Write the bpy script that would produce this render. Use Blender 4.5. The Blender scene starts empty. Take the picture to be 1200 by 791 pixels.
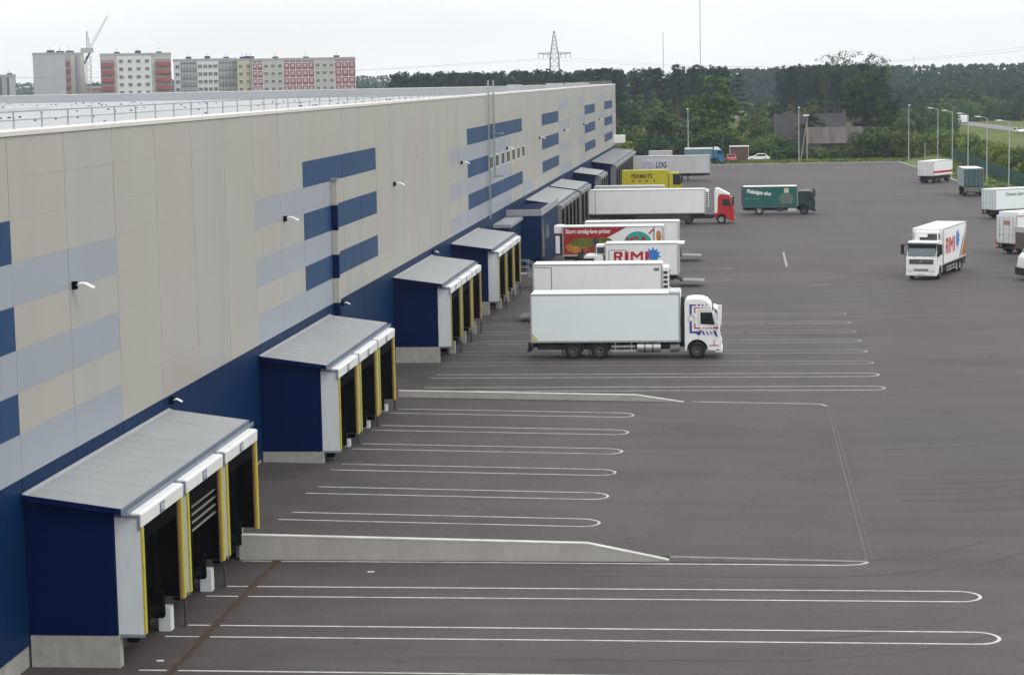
import bpy, bmesh, math, random
import numpy as np
from mathutils import Matrix, Vector

# ------------------------------------------------------------------ camera, sky, sun, exposure
S = bpy.context.scene
COL = S.collection
R = math.radians
CAM_R = Vector((0.9940857494, 0.1068964308, -0.0191487837))
CAM_U = Vector((0.0059315847, 0.1226181463, 0.9924361977))
CAM_F = Vector((-0.1084358757, 0.9866802639, -0.1212588867))
EYE = Vector((0, 0, 16.5))
cam = bpy.data.cameras.new("camera")
cam.sensor_fit = 'HORIZONTAL'
cam.sensor_width = 36
cam.lens = 36 * 2481.16 / 1200
cam.clip_start = 1
cam.clip_end = 12000
co = bpy.data.objects.new("camera", cam)
COL.objects.link(co)
co.matrix_world = Matrix(((CAM_R.x, CAM_U.x, -CAM_F.x, 0), (CAM_R.y, CAM_U.y, -CAM_F.y, 0),
                          (CAM_R.z, CAM_U.z, -CAM_F.z, 16.5), (0, 0, 0, 1)))
S.camera = co

w = bpy.data.worlds.new("World")
S.world = w
w.use_nodes = True
nt = w.node_tree
nt.nodes.clear()
sky = nt.nodes.new("ShaderNodeTexSky")
sky.sky_type = 'NISHITA'
sky.sun_disc = False
sky.sun_elevation = R(48)
sky.sun_rotation = R(120)
sky.air_density = 1.0
sky.dust_density = 6.0
hs = nt.nodes.new("ShaderNodeHueSaturation")
hs.inputs['Saturation'].default_value = 0.12
nt.links.new(sky.outputs[0], hs.inputs['Color'])
# overcast cloud deck: brighter overhead than at the horizon, soft uneven patches
tc = nt.nodes.new("ShaderNodeTexCoord")
sp = nt.nodes.new("ShaderNodeSeparateXYZ")
nt.links.new(tc.outputs['Generated'], sp.inputs[0])
cr = nt.nodes.new("ShaderNodeValToRGB")
cr.color_ramp.elements[0].position = 0.0
cr.color_ramp.elements[0].color = (12.7, 12.65, 12.55, 1)
cr.color_ramp.elements[1].position = 0.9
cr.color_ramp.elements[1].color = (16.0, 16.2, 16.5, 1)
e = cr.color_ramp.elements.new(0.25)
e.color = (15.6, 15.7, 15.8, 1)
e = cr.color_ramp.elements.new(0.08)
e.color = (12.3, 12.35, 12.4, 1)
nt.links.new(sp.outputs['Z'], cr.inputs[0])
nz = nt.nodes.new("ShaderNodeTexNoise")
nz.inputs['Scale'].default_value = 5.0
nz.inputs['Detail'].default_value = 5.0
mp = nt.nodes.new("ShaderNodeMapping")
mp.inputs['Scale'].default_value = (1, 1, 4)
nt.links.new(tc.outputs['Generated'], mp.inputs[0])
nt.links.new(mp.outputs[0], nz.inputs['Vector'])
mr = nt.nodes.new("ShaderNodeMapRange")
mr.inputs[1].default_value = 0.3
mr.inputs[2].default_value = 0.7
mr.inputs[3].default_value = 0.95
mr.inputs[4].default_value = 1.05
nt.links.new(nz.outputs[0], mr.inputs[0])
vm = nt.nodes.new("ShaderNodeVectorMath")
vm.operation = 'SCALE'
nt.links.new(cr.outputs[0], vm.inputs[0])
nt.links.new(mr.outputs[0], vm.inputs['Scale'])
mx = nt.nodes.new("ShaderNodeMix")
mx.data_type = 'RGBA'
mx.inputs[0].default_value = 0.85
nt.links.new(hs.outputs[0], mx.inputs[6])
nt.links.new(vm.outputs[0], mx.inputs[7])
bg = nt.nodes.new("ShaderNodeBackground")
bg.inputs[1].default_value = 0.1
wo = nt.nodes.new("ShaderNodeOutputWorld")
nt.links.new(mx.outputs[2], bg.inputs[0])
nt.links.new(bg.outputs[0], wo.inputs[0])

sun = bpy.data.lights.new("sun", 'SUN')
sun.energy = 1.0
sun.angle = R(25)
sun.color = (1.0, 0.97, 0.92)
so = bpy.data.objects.new("sun", sun)
COL.objects.link(so)
so.rotation_euler = (R(42), 0, R(60))

S.view_settings.view_transform = 'Standard'
S.view_settings.look = 'None'
S.view_settings.gamma = 1
S.view_settings.exposure = 0.0
S.cycles.max_bounces = 6
S.cycles.diffuse_bounces = 3
S.cycles.glossy_bounces = 3
S.cycles.transparent_max_bounces = 6
S.cycles.volume_bounces = 0

rnd = random.Random(7)


def at(px, py, Y):
    """world point seen at photo pixel (1200 wide) on the vertical plane at distance Y along the warehouse wall"""
    d = CAM_F + CAM_R * ((px - 600) / 2481.16) - CAM_U * ((py - 395.5) / 2481.16)
    return EYE + d * (Y / d.y)


# ------------------------------------------------------------------ materials
MATS = {}


def mat(name, col, rough=0.6, metal=0.0, var=0.12, scale=1.5, dirt=None, dirt_amt=0.0, dirt_scale=0.6, spec=0.4, stretch=(1, 1, 1), bump=0.0, bscale=40, emit=None):
    if name in MATS:
        return MATS[name]
    m = bpy.data.materials.new(name)
    m.use_nodes = True
    t = m.node_tree
    b = t.nodes["Principled BSDF"]
    b.inputs['Roughness'].default_value = rough
    b.inputs['Metallic'].default_value = metal
    b.inputs['Specular IOR Level'].default_value = spec
    geo = t.nodes.new("ShaderNodeTexCoord")
    mp = t.nodes.new("ShaderNodeMapping")
    mp.inputs['Scale'].default_value = stretch
    t.links.new(geo.outputs['Object'], mp.inputs[0])
    n = t.nodes.new("ShaderNodeTexNoise")
    n.inputs['Scale'].default_value = scale
    n.inputs['Detail'].default_value = 6
    n.inputs['Roughness'].default_value = 0.6
    t.links.new(mp.outputs[0], n.inputs['Vector'])
    mx = t.nodes.new("ShaderNodeMix")
    mx.data_type = 'RGBA'
    c = Vector(col)
    mx.inputs[6].default_value = (*(c * (1 - var)), 1)
    mx.inputs[7].default_value = (*(c * (1 + var)), 1)
    r = t.nodes.new("ShaderNodeMapRange")
    r.inputs[1].default_value = 0.3
    r.inputs[2].default_value = 0.7
    t.links.new(n.outputs[0], r.inputs[0])
    t.links.new(r.outputs[0], mx.inputs[0])
    out = mx.outputs[2]
    if dirt:
        n2 = t.nodes.new("ShaderNodeTexNoise")
        n2.inputs['Scale'].default_value = dirt_scale
        n2.inputs['Detail'].default_value = 8
        n2.inputs['Roughness'].default_value = 0.7
        t.links.new(mp.outputs[0], n2.inputs['Vector'])
        r2 = t.nodes.new("ShaderNodeMapRange")
        r2.inputs[1].default_value = 0.5
        r2.inputs[2].default_value = 0.75
        r2.inputs[4].default_value = dirt_amt
        t.links.new(n2.outputs[0], r2.inputs[0])
        m2 = t.nodes.new("ShaderNodeMix")
        m2.data_type = 'RGBA'
        t.links.new(r2.outputs[0], m2.inputs[0])
        t.links.new(out, m2.inputs[6])
        m2.inputs[7].default_value = (*dirt, 1)
        out = m2.outputs[2]
    t.links.new(out, b.inputs['Base Color'])
    if bump:
        n3 = t.nodes.new("ShaderNodeTexNoise")
        n3.inputs['Scale'].default_value = bscale
        n3.inputs['Detail'].default_value = 4
        t.links.new(geo.outputs['Object'], n3.inputs['Vector'])
        bp = t.nodes.new("ShaderNodeBump")
        bp.inputs['Strength'].default_value = bump
        bp.inputs['Distance'].default_value = 0.02
        t.links.new(n3.outputs[0], bp.inputs['Height'])
        t.links.new(bp.outputs[0], b.inputs['Normal'])
    MATS[name] = m
    return m


def leafmat(name, c0, c1, c2):
    m = bpy.data.materials.new(name)
    m.use_nodes = True
    t = m.node_tree
    b = t.nodes["Principled BSDF"]
    b.inputs['Roughness'].default_value = 0.6
    b.inputs['Specular IOR Level'].default_value = 0.06
    g = t.nodes.new("ShaderNodeNewGeometry")
    oi = t.nodes.new("ShaderNodeObjectInfo")
    ramp = t.nodes.new("ShaderNodeValToRGB")
    ramp.color_ramp.elements[0].color = (*c0, 1)
    ramp.color_ramp.elements[1].color = (*c2, 1)
    ramp.color_ramp.elements.new(0.5).color = (*c1, 1)
    # clumps of one tone (position noise) mixed with the tone of each single leaf
    n = t.nodes.new("ShaderNodeTexNoise")
    n.inputs['Scale'].default_value = 0.32
    t.links.new(g.outputs['Position'], n.inputs['Vector'])
    a = t.nodes.new("ShaderNodeMath")
    a.operation = 'MULTIPLY_ADD'
    a.inputs[1].default_value = 0.32
    t.links.new(g.outputs['Random Per Island'], a.inputs[0])
    a2 = t.nodes.new("ShaderNodeMapRange")
    a2.inputs[1].default_value = 0.35
    a2.inputs[2].default_value = 0.65
    a2.inputs[4].default_value = 0.68
    t.links.new(n.outputs[0], a2.inputs[0])
    t.links.new(a2.outputs[0], a.inputs[2])
    t.links.new(a.outputs[0], ramp.inputs[0])
    hsv = t.nodes.new("ShaderNodeHueSaturation")
    r = t.nodes.new("ShaderNodeMapRange")
    r.inputs[3].default_value = 0.6
    r.inputs[4].default_value = 1.45
    t.links.new(oi.outputs['Random'], r.inputs[0])
    t.links.new(r.outputs[0], hsv.inputs['Value'])
    t.links.new(ramp.outputs[0], hsv.inputs['Color'])
    t.links.new(hsv.outputs[0], b.inputs['Base Color'])
    tr = t.nodes.new("ShaderNodeBsdfTranslucent")
    t.links.new(hsv.outputs[0], tr.inputs[0])
    ms = t.nodes.new("ShaderNodeMixShader")
    ms.inputs[0].default_value = 0.25
    t.links.new(b.outputs[0], ms.inputs[1])
    t.links.new(tr.outputs[0], ms.inputs[2])
    t.links.new(ms.outputs[0], t.nodes["Material Output"].inputs[0])
    return m


# ------------------------------------------------------------------ mesh helpers
class MB:
    """collects faces, builds ONE mesh object"""

    def __init__(s):
        s.v, s.f, s.m, s.sm = [], [], [], []

    def face(s, pts, mi=0, smooth=False):
        i = len(s.v)
        s.v += [tuple(p) for p in pts]
        s.f.append(tuple(range(i, i + len(pts))))
        s.m.append(mi)
        s.sm.append(smooth)

    def solid(s, vs, fs, mi=0, smooth=False):
        i = len(s.v)
        s.v += [tuple(p) for p in vs]
        for f in fs:
            s.f.append(tuple(k + i for k in f))
            s.m.append(mi)
            s.sm.append(smooth)
        return s

    def box(s, x0, x1, y0, y1, z0, z1, mi=0):
        vs = [(x, y, z) for z in (z0, z1) for y in (y0, y1) for x in (x0, x1)]
        return s.solid(vs, [(0, 2, 3, 1), (4, 5, 7, 6), (0, 1, 5, 4), (2, 6, 7, 3), (0, 4, 6, 2), (1, 3, 7, 5)], mi)

    def prism(s, prof, a0, a1, axis=1, mi=0, taper=None, smooth=False):
        """profile in the two other axes (x,z for axis 1; y,z for axis 0; x,y for axis 2), from a0 to a1"""
        n = len(prof)
        vs = []
        for k, a in enumerate((a0, a1)):
            for (p, q) in prof:
                vs.append((p, a, q) if axis == 1 else (a, p, q) if axis == 0 else (p, q, a))
        ar = sum(prof[i][0] * prof[(i + 1) % n][1] - prof[(i + 1) % n][0] * prof[i][1] for i in range(n))
        fl = (ar > 0) == (axis == 1)
        fs = [tuple(range(n)), tuple(range(2 * n - 1, n - 1, -1))]
        fs += [(i, i + n, (i + 1) % n + n, (i + 1) % n) for i in range(n)]
        if not fl:
            fs = [f[::-1] for f in fs]
        if a1 < a0:
            fs = [f[::-1] for f in fs]
        s.solid(vs, fs, mi, False)
        return s

    def tube(s, p, q, r0, r1=None, n=8, mi=0, cap=True):
        r1 = r0 if r1 is None else r1
        p, q = Vector(p), Vector(q)
        d = (q - p).normalized()
        a = d.orthogonal().normalized()
        b = d.cross(a)
        vs = []
        for c, r in ((p, r0), (q, r1)):
            for k in range(n):
                t = 2 * math.pi * k / n
                vs.append(c + a * (r * math.cos(t)) + b * (r * math.sin(t)))
        i0 = len(s.f)
        s.solid(vs, [(k, (k + 1) % n, (k + 1) % n + n, k + n) for k in range(n)], mi, True)
        if cap:
            s.solid(vs, [tuple(range(n - 1, -1, -1)), tuple(range(n, 2 * n))], mi)
        return s

    def lathe_y(s, prof, c=(0, 0, 0), n=20, mi=0):
        """profile of (radius, y) round the y axis"""
        vs = []
        for (r, y) in prof:
            for k in range(n):
                t = 2 * math.pi * k / n
                vs.append((c[0] + r * math.cos(t), c[1] + y, c[2] + r * math.sin(t)))
        fs = []
        for j in range(len(prof) - 1):
            for k in range(n):
                fs.append((j * n + k, (j + 1) * n + k, (j + 1) * n + (k + 1) % n, j * n + (k + 1) % n))
        return s.solid(vs, fs, mi, True)

    def mesh(s, name, mats):
        me = bpy.data.meshes.new(name)
        me.from_pydata(s.v, [], s.f)
        for m in (mats if isinstance(mats, (list, tuple)) else [mats]):
            me.materials.append(m)
        me.polygons.foreach_set("material_index", s.m)
        me.polygons.foreach_set("use_smooth", s.sm)
        me.update()
        return me

    def build(s, name, mats, parent=None, bevel=0.0, loc=None):
        return place(name, s.mesh(name, mats), parent, bevel, loc)


def place(name, me, parent=None, bevel=0.0, loc=None):
    o = bpy.data.objects.new(name, me)
    COL.objects.link(o)
    if parent:
        o.parent = parent
    if loc:
        o.location = loc
    if bevel:
        b = o.modifiers.new("bevel", 'BEVEL')
        b.width = bevel
        b.segments = 2
        b.limit_method = 'ANGLE'
        b.angle_limit = R(40)
    return o


def tag(o, label=None, cat=None, group=None, kind=None):
    if label:
        o['label'] = label
    if cat:
        o['category'] = cat
    if group:
        o['group'] = group
    if kind:
        o['kind'] = kind
    return o


def empty(name, label, cat, loc=(0, 0, 0), rz=0.0, group=None):
    o = bpy.data.objects.new(name, None)
    o.empty_display_size = 0.3
    COL.objects.link(o)
    o.location = loc
    o.rotation_euler = (0, 0, rz)
    return tag(o, label, cat, group)


def struct(name, mb, m):
    return tag(mb.build(name, m), kind='structure')


def copy_tree(o, parent=None):
    c = o.copy()
    COL.objects.link(c)
    if parent:
        c.parent = parent
    for ch in [x for x in o.children]:
        copy_tree(ch, c)
    return c


def text(body, size, m, parent, loc, rot, name="lettering", ext=0.004, shear=0.0, bold=0.0, align='LEFT', sx=1.0, font=None):
    cu = bpy.data.curves.new(name, 'FONT')
    cu.body = body
    cu.size = size
    cu.extrude = ext
    cu.shear = shear
    cu.offset = bold
    cu.align_x = align
    cu.resolution_u = 3
    tmp = bpy.data.objects.new(name, cu)
    COL.objects.link(tmp)
    dg = bpy.context.evaluated_depsgraph_get()
    me = bpy.data.meshes.new_from_object(tmp.evaluated_get(dg))
    bpy.data.objects.remove(tmp)
    me.materials.clear()
    me.materials.append(m)
    o = place(name, me, parent)
    o.location = loc
    o.rotation_euler = rot
    o.scale = (sx, 1, 1)
    return o


# ------------------------------------------------------------------ palette
BEIGE = mat("panel beige", (0.378, 0.368, 0.332), 0.38, var=0.03, scale=0.25, dirt=(0.355, 0.325, 0.30), dirt_amt=0.35, dirt_scale=0.15, stretch=(1, 1, 0.4))
LIGHT = mat("panel pale blue", (0.295, 0.325, 0.372), 0.38, var=0.03, scale=0.3)
DARK = mat("panel blue stripe", (0.016, 0.054, 0.132), 0.5, var=0.06, scale=0.4, spec=0.12)
BASE = mat("panel deep blue", (0.0010, 0.0185, 0.068), 0.5, var=0.10, scale=0.4, spec=0.08)
JOINT = mat("joint shadow gap", (0.19, 0.18, 0.165), 0.8)
NAVY = mat("navy sheet", (0.0007, 0.0080, 0.054), 0.6, var=0.12, scale=0.6, spec=0.03)
CONC = mat("concrete", (0.33, 0.325, 0.30), 0.9, var=0.15, scale=2.0, dirt=(0.16, 0.15, 0.13), dirt_amt=0.6, dirt_scale=0.8, bump=0.3)
ROOFW = mat("roof membrane", (0.37, 0.39, 0.41), 0.7, var=0.04, scale=0.08, dirt=(0.31, 0.33, 0.35), dirt_amt=0.5, dirt_scale=0.05)
COPE = mat("coping white", (0.62, 0.60, 0.56), 0.5, var=0.06, scale=0.3)
GALV = mat("galvanised steel", (0.36, 0.37, 0.38), 0.45, 0.6, var=0.15)
DROOF = mat("dock roof sheet", (0.285, 0.298, 0.302), 0.45, 0.0, var=0.07, scale=0.5, dirt=(0.23, 0.24, 0.235), dirt_amt=0.5, dirt_scale=0.35)
DROOF2 = mat("dock roof grey", (0.135, 0.145, 0.15), 0.5, var=0.08, scale=0.5)
TRIM = mat("dock trim grey blue", (0.17, 0.20, 0.25), 0.5, var=0.1)
HOOD = mat("hood white", (0.68, 0.69, 0.68), 0.55, var=0.05, scale=0.8, dirt=(0.42, 0.41, 0.38), dirt_amt=0.4, dirt_scale=1.0)
SPANEL = mat("shelter panel", (0.60, 0.635, 0.655), 0.55, var=0.05, scale=1.2, dirt=(0.33, 0.33, 0.30), dirt_amt=0.35, dirt_scale=1.5, stretch=(1, 1, 0.2))
YELLOW = mat("yellow flap", (0.46, 0.40, 0.04), 0.55, var=0.12, scale=3, dirt=(0.18, 0.12, 0.03), dirt_amt=0.7, dirt_scale=3)
OCHRE = mat("brown curtain", (0.16, 0.085, 0.03), 0.75, var=0.2, scale=3)
FARP = mat("far shelter grey", (.20, .205, .21), .6, var=.1)
FARF = mat("far flap grey", (.13, .125, .10), .7, var=.1)
BLACK = mat("black rubber and shade", (0.0045, 0.0045, 0.005), 0.9, var=0.2, spec=0.02)  # rubber parts, and dock surfaces whose shade is put into the colour
DGREY = mat("dark grey", (0.045, 0.045, 0.048), 0.7, var=0.2)
MGREY = mat("mid grey", (0.17, 0.17, 0.165), 0.7, var=0.15)
WHITE = mat("truck white", (0.78, 0.79, 0.785), 0.35, var=0.02, scale=0.6, dirt=(0.58, 0.56, 0.52), dirt_amt=0.35, dirt_scale=0.9, stretch=(1, 1, 0.35))
WHITEB = mat("truck cool white", (0.73, 0.795, 0.805), 0.4, var=0.012, scale=0.5)
WHITEG = mat("trailer grey white", (0.52, 0.53, 0.53), 0.5, var=0.05, scale=0.6, dirt=(0.33, 0.32, 0.29), dirt_amt=0.5, dirt_scale=0.7, stretch=(1, 1, 0.3))
ALU = mat("aluminium", (0.50, 0.51, 0.52), 0.35, 0.7, var=0.06)
GLASS = mat("cab glass", (0.010, 0.014, 0.016), 0.12, var=0.05, spec=0.35)
GLASSW = mat("windscreen", (0.12, 0.17, 0.18), 0.08, var=0.05, spec=0.6)
CHAS = mat("chassis", (0.018, 0.018, 0.019), 0.75, var=0.3, scale=4)
TYRE = mat("tyre", (0.012, 0.012, 0.012), 0.9, var=0.2, scale=6)
RIM = mat("rim", (0.075, 0.075, 0.075), 0.5, 0.2, var=0.2, scale=6)
RIML = mat("rim light", (0.36, 0.36, 0.36), 0.45, 0.3, var=0.2, scale=6)
RED = mat("signal red", (0.42, 0.012, 0.02), 0.45, var=0.05)
CABRED = mat("cab red", (0.44, 0.014, 0.018), 0.35, var=0.08)
BLUE = mat("livery blue", (0.035, 0.05, 0.28), 0.45, var=0.05)
STAR = mat("star blue", (0.03, 0.18, 0.52), 0.5, var=0.04)
TEAL = mat("teal", (0.03, 0.33, 0.30), 0.5, var=0.04)
TGREEN = mat("truck green", (0.008, 0.10, 0.08), 0.45, var=0.12, scale=1.0, dirt=(0.03, 0.07, 0.08), dirt_amt=0.6)
CGREEN = mat("cab dark green", (0.010, 0.036, 0.032), 0.35, var=0.1)
TYELLOW = mat("truck yellow", (0.50, 0.44, 0.010), 0.5, var=0.06, scale=0.8, dirt=(0.35, 0.30, 0.05), dirt_amt=0.4)
TEALD = mat("tarp dark teal", (0.045, 0.095, 0.105), 0.6, var=0.12, scale=1.0)
BROWN = mat("bread brown", (0.32, 0.13, 0.02), 0.6, var=0.5, scale=2.5, dirt=(0.08, 0.03, 0.01), dirt_amt=0.9, dirt_scale=3)
SALAD = mat("salad green", (0.13, 0.15, 0.02), 0.6, var=0.6, scale=4, dirt=(0.02, 0.025, 0.005), dirt_amt=0.8, dirt_scale=4)
LAMPW = mat("lamp white", (0.80, 0.80, 0.78), 0.4, var=0.03)
ORANGE = mat("orange lens", (0.6, 0.16, 0.02), 0.3, var=0.05)
REDL = mat("red lens", (0.16, 0.012, 0.012), 0.3, var=0.05)
PAINT = mat("road paint", (0.50, 0.50, 0.47), 0.8, var=0.22, scale=2.5, dirt=(0.14, 0.13, 0.125), dirt_amt=0.85, dirt_scale=0.9)
WORN = mat("worn road paint", (0.29, 0.285, 0.275), 0.8, var=0.30, scale=0.5, dirt=(0.098, 0.088, 0.086), dirt_amt=1.0, dirt_scale=0.28)
EDGE = mat("wall edge paint", (0.56, 0.56, 0.52), 0.8, var=0.12, scale=2, dirt=(0.3, 0.28, 0.25), dirt_amt=0.6)
RUST = mat("rusty grate", (0.062, 0.036, 0.024), 0.9, var=0.4, scale=2.0)

# ------------------------------------------------------------------ ground


def ground_mat():
    m = bpy.data.materials.new("asphalt")
    m.use_nodes = True
    t = m.node_tree
    b = t.nodes["Principled BSDF"]
    b.inputs['Roughness'].default_value = 0.76
    b.inputs['Specular IOR Level'].default_value = 0.28
    g = t.nodes.new("ShaderNodeNewGeometry")

    def noise(scale, sx=1, sy=1, detail=6, rough=0.6):
        mp = t.nodes.new("ShaderNodeMapping")
        mp.inputs['Scale'].default_value = (sx, sy, 1)
        t.links.new(g.outputs['Position'], mp.inputs[0])
        n = t.nodes.new("ShaderNodeTexNoise")
        n.inputs['Scale'].default_value = scale
        n.inputs['Detail'].default_value = detail
        n.inputs['Roughness'].default_value = rough
        t.links.new(mp.outputs[0], n.inputs['Vector'])
        return n.outputs[0]

    def rng(x, a, b_, c, d):
        r = t.nodes.new("ShaderNodeMapRange")
        r.inputs[1].default_value = a
        r.inputs[2].default_value = b_
        r.inputs[3].default_value = c
        r.inputs[4].default_value = d
        t.links.new(x, r.inputs[0])
        return r.outputs[0]

    def mul(a, b_):
        k = t.nodes.new("ShaderNodeMath")
        k.operation = 'MULTIPLY'
        t.links.new(a, k.inputs[0])
        if isinstance(b_, float):
            k.inputs[1].default_value = b_
        else:
            t.links.new(b_, k.inputs[1])
        return k.outputs[0]
    # broad patches, streaks along the driving lanes (x), fine grain
    f = mul(mul(rng(noise(0.045), 0.3, 0.7, 0.86, 1.13), rng(noise(0.35, 0.25, 1.0), 0.3, 0.7, 0.88, 1.12)), rng(noise(9.0), 0.3, 0.7, 0.86, 1.14))
    f = mul(f, rng(noise(0.22, 1.0, 0.12, 4), 0.35, 0.65, 0.94, 1.06))
    # tyre-polished bands along the lanes, repaired patches, small oil drips
    f = mul(f, rng(noise(0.9, 0.035, 1.0, 3), 0.35, 0.65, 0.92, 1.07))
    f = mul(f, rng(noise(0.16, 1.0, 1.0, 2, 0.3), 0.60, 0.64, 1.0, 0.90))
    f = mul(f, rng(noise(1.6, 1.0, 1.0, 2, 0.4), 0.70, 0.76, 1.0, 0.70))
    # oil and tyre stains close to the docks (worn-in dirt with its own shape)
    sx = t.nodes.new("ShaderNodeSeparateXYZ")
    t.links.new(g.outputs['Position'], sx.inputs[0])
    near = rng(sx.outputs['X'], -18.0, -8.0, 1.0, 0.0)
    st = mul(near, rng(noise(0.5, 0.6, 1.0, 8, 0.7), 0.38, 0.62, 0.25, 1.0))
    k = t.nodes.new("ShaderNodeMix")
    k.data_type = 'RGBA'
    k.inputs[6].default_value = (0.1, 0.1, 0.1, 1)
    base = t.nodes.new("ShaderNodeVectorMath")
    base.operation = 'SCALE'
    base.inputs[0].default_value = (0.0735, 0.0635, 0.0622)
    t.links.new(f, base.inputs['Scale'])
    t.links.new(mul(st, 0.75), k.inputs[0])
    t.links.new(base.outputs[0], k.inputs[6])
    k.inputs[7].default_value = (0.036, 0.030, 0.029, 1)
    # tint patches: brownish and bluish areas
    tn = t.nodes.new("ShaderNodeMix")
    tn.data_type = 'RGBA'
    tn.blend_type = 'MULTIPLY'
    tn.inputs[0].default_value = 1.0
    tr = t.nodes.new("ShaderNodeValToRGB")
    tr.color_ramp.elements[0].position = 0.35
    tr.color_ramp.elements[0].color = (1.04, 0.985, 0.97, 1)
    tr.color_ramp.elements[1].position = 0.65
    tr.color_ramp.elements[1].color = (0.97, 1.0, 1.03, 1)
    t.links.new(noise(0.03), tr.inputs[0])
    t.links.new(k.outputs[2], tn.inputs[6])
    t.links.new(tr.outputs[0], tn.inputs[7])
    t.links.new(tn.outputs[2], b.inputs['Base Color'])
    bp = t.nodes.new("ShaderNodeBump")
    bp.inputs['Strength'].default_value = 0.25
    bp.inputs['Distance'].default_value = 0.01
    t.links.new(noise(30.0), bp.inputs['Height'])
    t.links.new(bp.outputs[0], b.inputs['Normal'])
    return m


ASPH = ground_mat()
MEADOW = mat("meadow", (0.10, 0.125, 0.030), 0.95, var=0.3, scale=0.05, dirt=(0.15, 0.105, 0.065), dirt_amt=0.9, dirt_scale=0.025, spec=0.1)
GRASSM = mat("mown verge", (0.075, 0.125, 0.022), 0.9, var=0.3, scale=0.6)

mb = MB()
mb.box(-3500, 3500, -300, 9000, -1.0, -0.03)
struct("ground", mb, MEADOW)

# yard sheet, with the raised part in front of the second dock left out
mb = MB()
ZX1, ZY0, ZY1 = 4.14, 71.4, 106.2
XW = -20.39


def gz(x):
    return 0.02 * max(0.0, ZX1 - x)


mb.face([(-26, -60, 0), (31.5, -60, 0), (31.5, ZY0, 0), (-26, ZY0, 0)])
mb.face([(ZX1, ZY0, 0), (31.5, ZY0, 0), (31.5, ZY1, 0), (ZX1, ZY1, 0)])
mb.face([(-26, ZY1, 0), (31.5, ZY1, 0), (31.8, 332, 0), (28.5, 394, 0), (-26, 391, 0)])
mb.face([(-26, ZY0, gz(-26)), (ZX1, ZY0, 0), (ZX1, ZY1, 0), (-26, ZY1, gz(-26))])
mb.face([(-17.6, ZY0, -.02), (ZX1, ZY0, -.02), (ZX1, ZY0, 0), (-17.6, ZY0, gz(-17.6))])
mb.face([(ZX1, ZY1, -.02), (-26, ZY1, -.02), (-26, ZY1, gz(-26)), (ZX1, ZY1, 0)])
struct("yard", mb, ASPH)

# kerb along the far and right edges of the yard
KERB = mat("kerb stone", (0.36, 0.35, 0.33), 0.9, var=0.15, scale=2)
mb = MB()


def strip_box(mb, p, q, wd, z0, z1, mi=0):
    p, q = Vector((*p, 0)), Vector((*q, 0))
    n = (q - p).normalized().cross(Vector((0, 0, 1))) * wd / 2
    vs = [p - n, p + n, q + n, q - n]
    vs = [(v.x, v.y, z) for z in (z0, z1) for v in vs]
    mb.solid(vs, [(0, 1, 2, 3)[::-1], (4, 5, 6, 7), (0, 4, 5, 1)[::-1], (1, 5, 6, 2)[::-1], (2, 6, 7, 3)[::-1], (3, 7, 4, 0)[::-1]], mi)


strip_box(mb, (-26, 391), (28.5, 394), 0.3, -0.2, 0.13)
strip_box(mb, (28.5, 394.15), (31.8, 332), 0.3, -0.2, 0.12)
strip_box(mb, (31.8, 331.9), (31.5, 60), 0.3, -0.2, 0.12)
struct("kerb", mb, KERB)
mb = MB()
mb.face([(-40, 391.4, 0.02), (28.6, 394.4, 0.02), (60, 402, 0.02), (60, 412, 0.02), (-40, 409, 0.02)])
mb.face([(32.0, 100, 0.02), (38.4, 100, 0.02), (38.4, 400, 0.02), (28.8, 394, 0.02), (32.1, 332, 0.02)])
struct("grass_verge_ground", mb, GRASSM)

# country road to the right
ROADM = mat("old road", (0.19, 0.185, 0.18), 0.85, var=0.1, scale=0.3)
mb = MB()
pts = [(150, 380), (112, 450), (84, 530), (77.5, 560), (74, 600), (70, 660), (67, 720), (66, 800), (70, 880)]
for (a, b) in zip(pts, pts[1:]):
    d = Vector((b[0] - a[0], b[1] - a[1], 0)).normalized()
    n = Vector((d.y, -d.x, 0)) * 4.2
    mb.face([(a[0] - n.x, a[1] - n.y, 0.05), (a[0] + n.x, a[1] + n.y, 0.05), (b[0] + n.x, b[1] + n.y, 0.05), (b[0] - n.x, b[1] - n.y, 0.05)])
struct("road", mb, ROADM)

# painted bay markings: hairpins with a rounded end


def hairpin(y0, y1, xa, xb, zf=None, lw=0.11, xr=0.68):
    c = [(xa, y0)]
    n = 14
    x = xa
    while x < xb - xr - 2:
        x += 2
        c.append((x, y0))
    c.append((xb - xr, y0))
    for k in range(1, n):
        t = -math.pi / 2 + math.pi * k / n
        c.append((xb - xr + xr * math.cos(t), (y0 + y1) / 2 + (y1 - y0) / 2 * math.sin(t)))
    c.append((xb - xr, y1))
    x = xb - xr
    while x > xa + 2.3:
        x -= 2
        c.append((x, y1))
    c.append((xa + .25, y1))
    return c


def ribbon(mb, c, lw, zf, mi=0):
    P = [Vector((x, y, 0)) for x, y in c]
    L, Rr = [], []
    for i, p in enumerate(P):
        a = P[max(i - 1, 0)]
        b = P[min(i + 1, len(P) - 1)]
        d = (b - a).normalized()
        n = Vector((d.y, -d.x, 0)) * lw / 2
        L.append(p + n)
        Rr.append(p - n)
    for i in range(len(P) - 1):
        q = [Rr[i], L[i], L[i + 1], Rr[i + 1]]
        mb.face([(v.x, v.y, zf(v.x) + 0.005) for v in q], mi)


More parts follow.
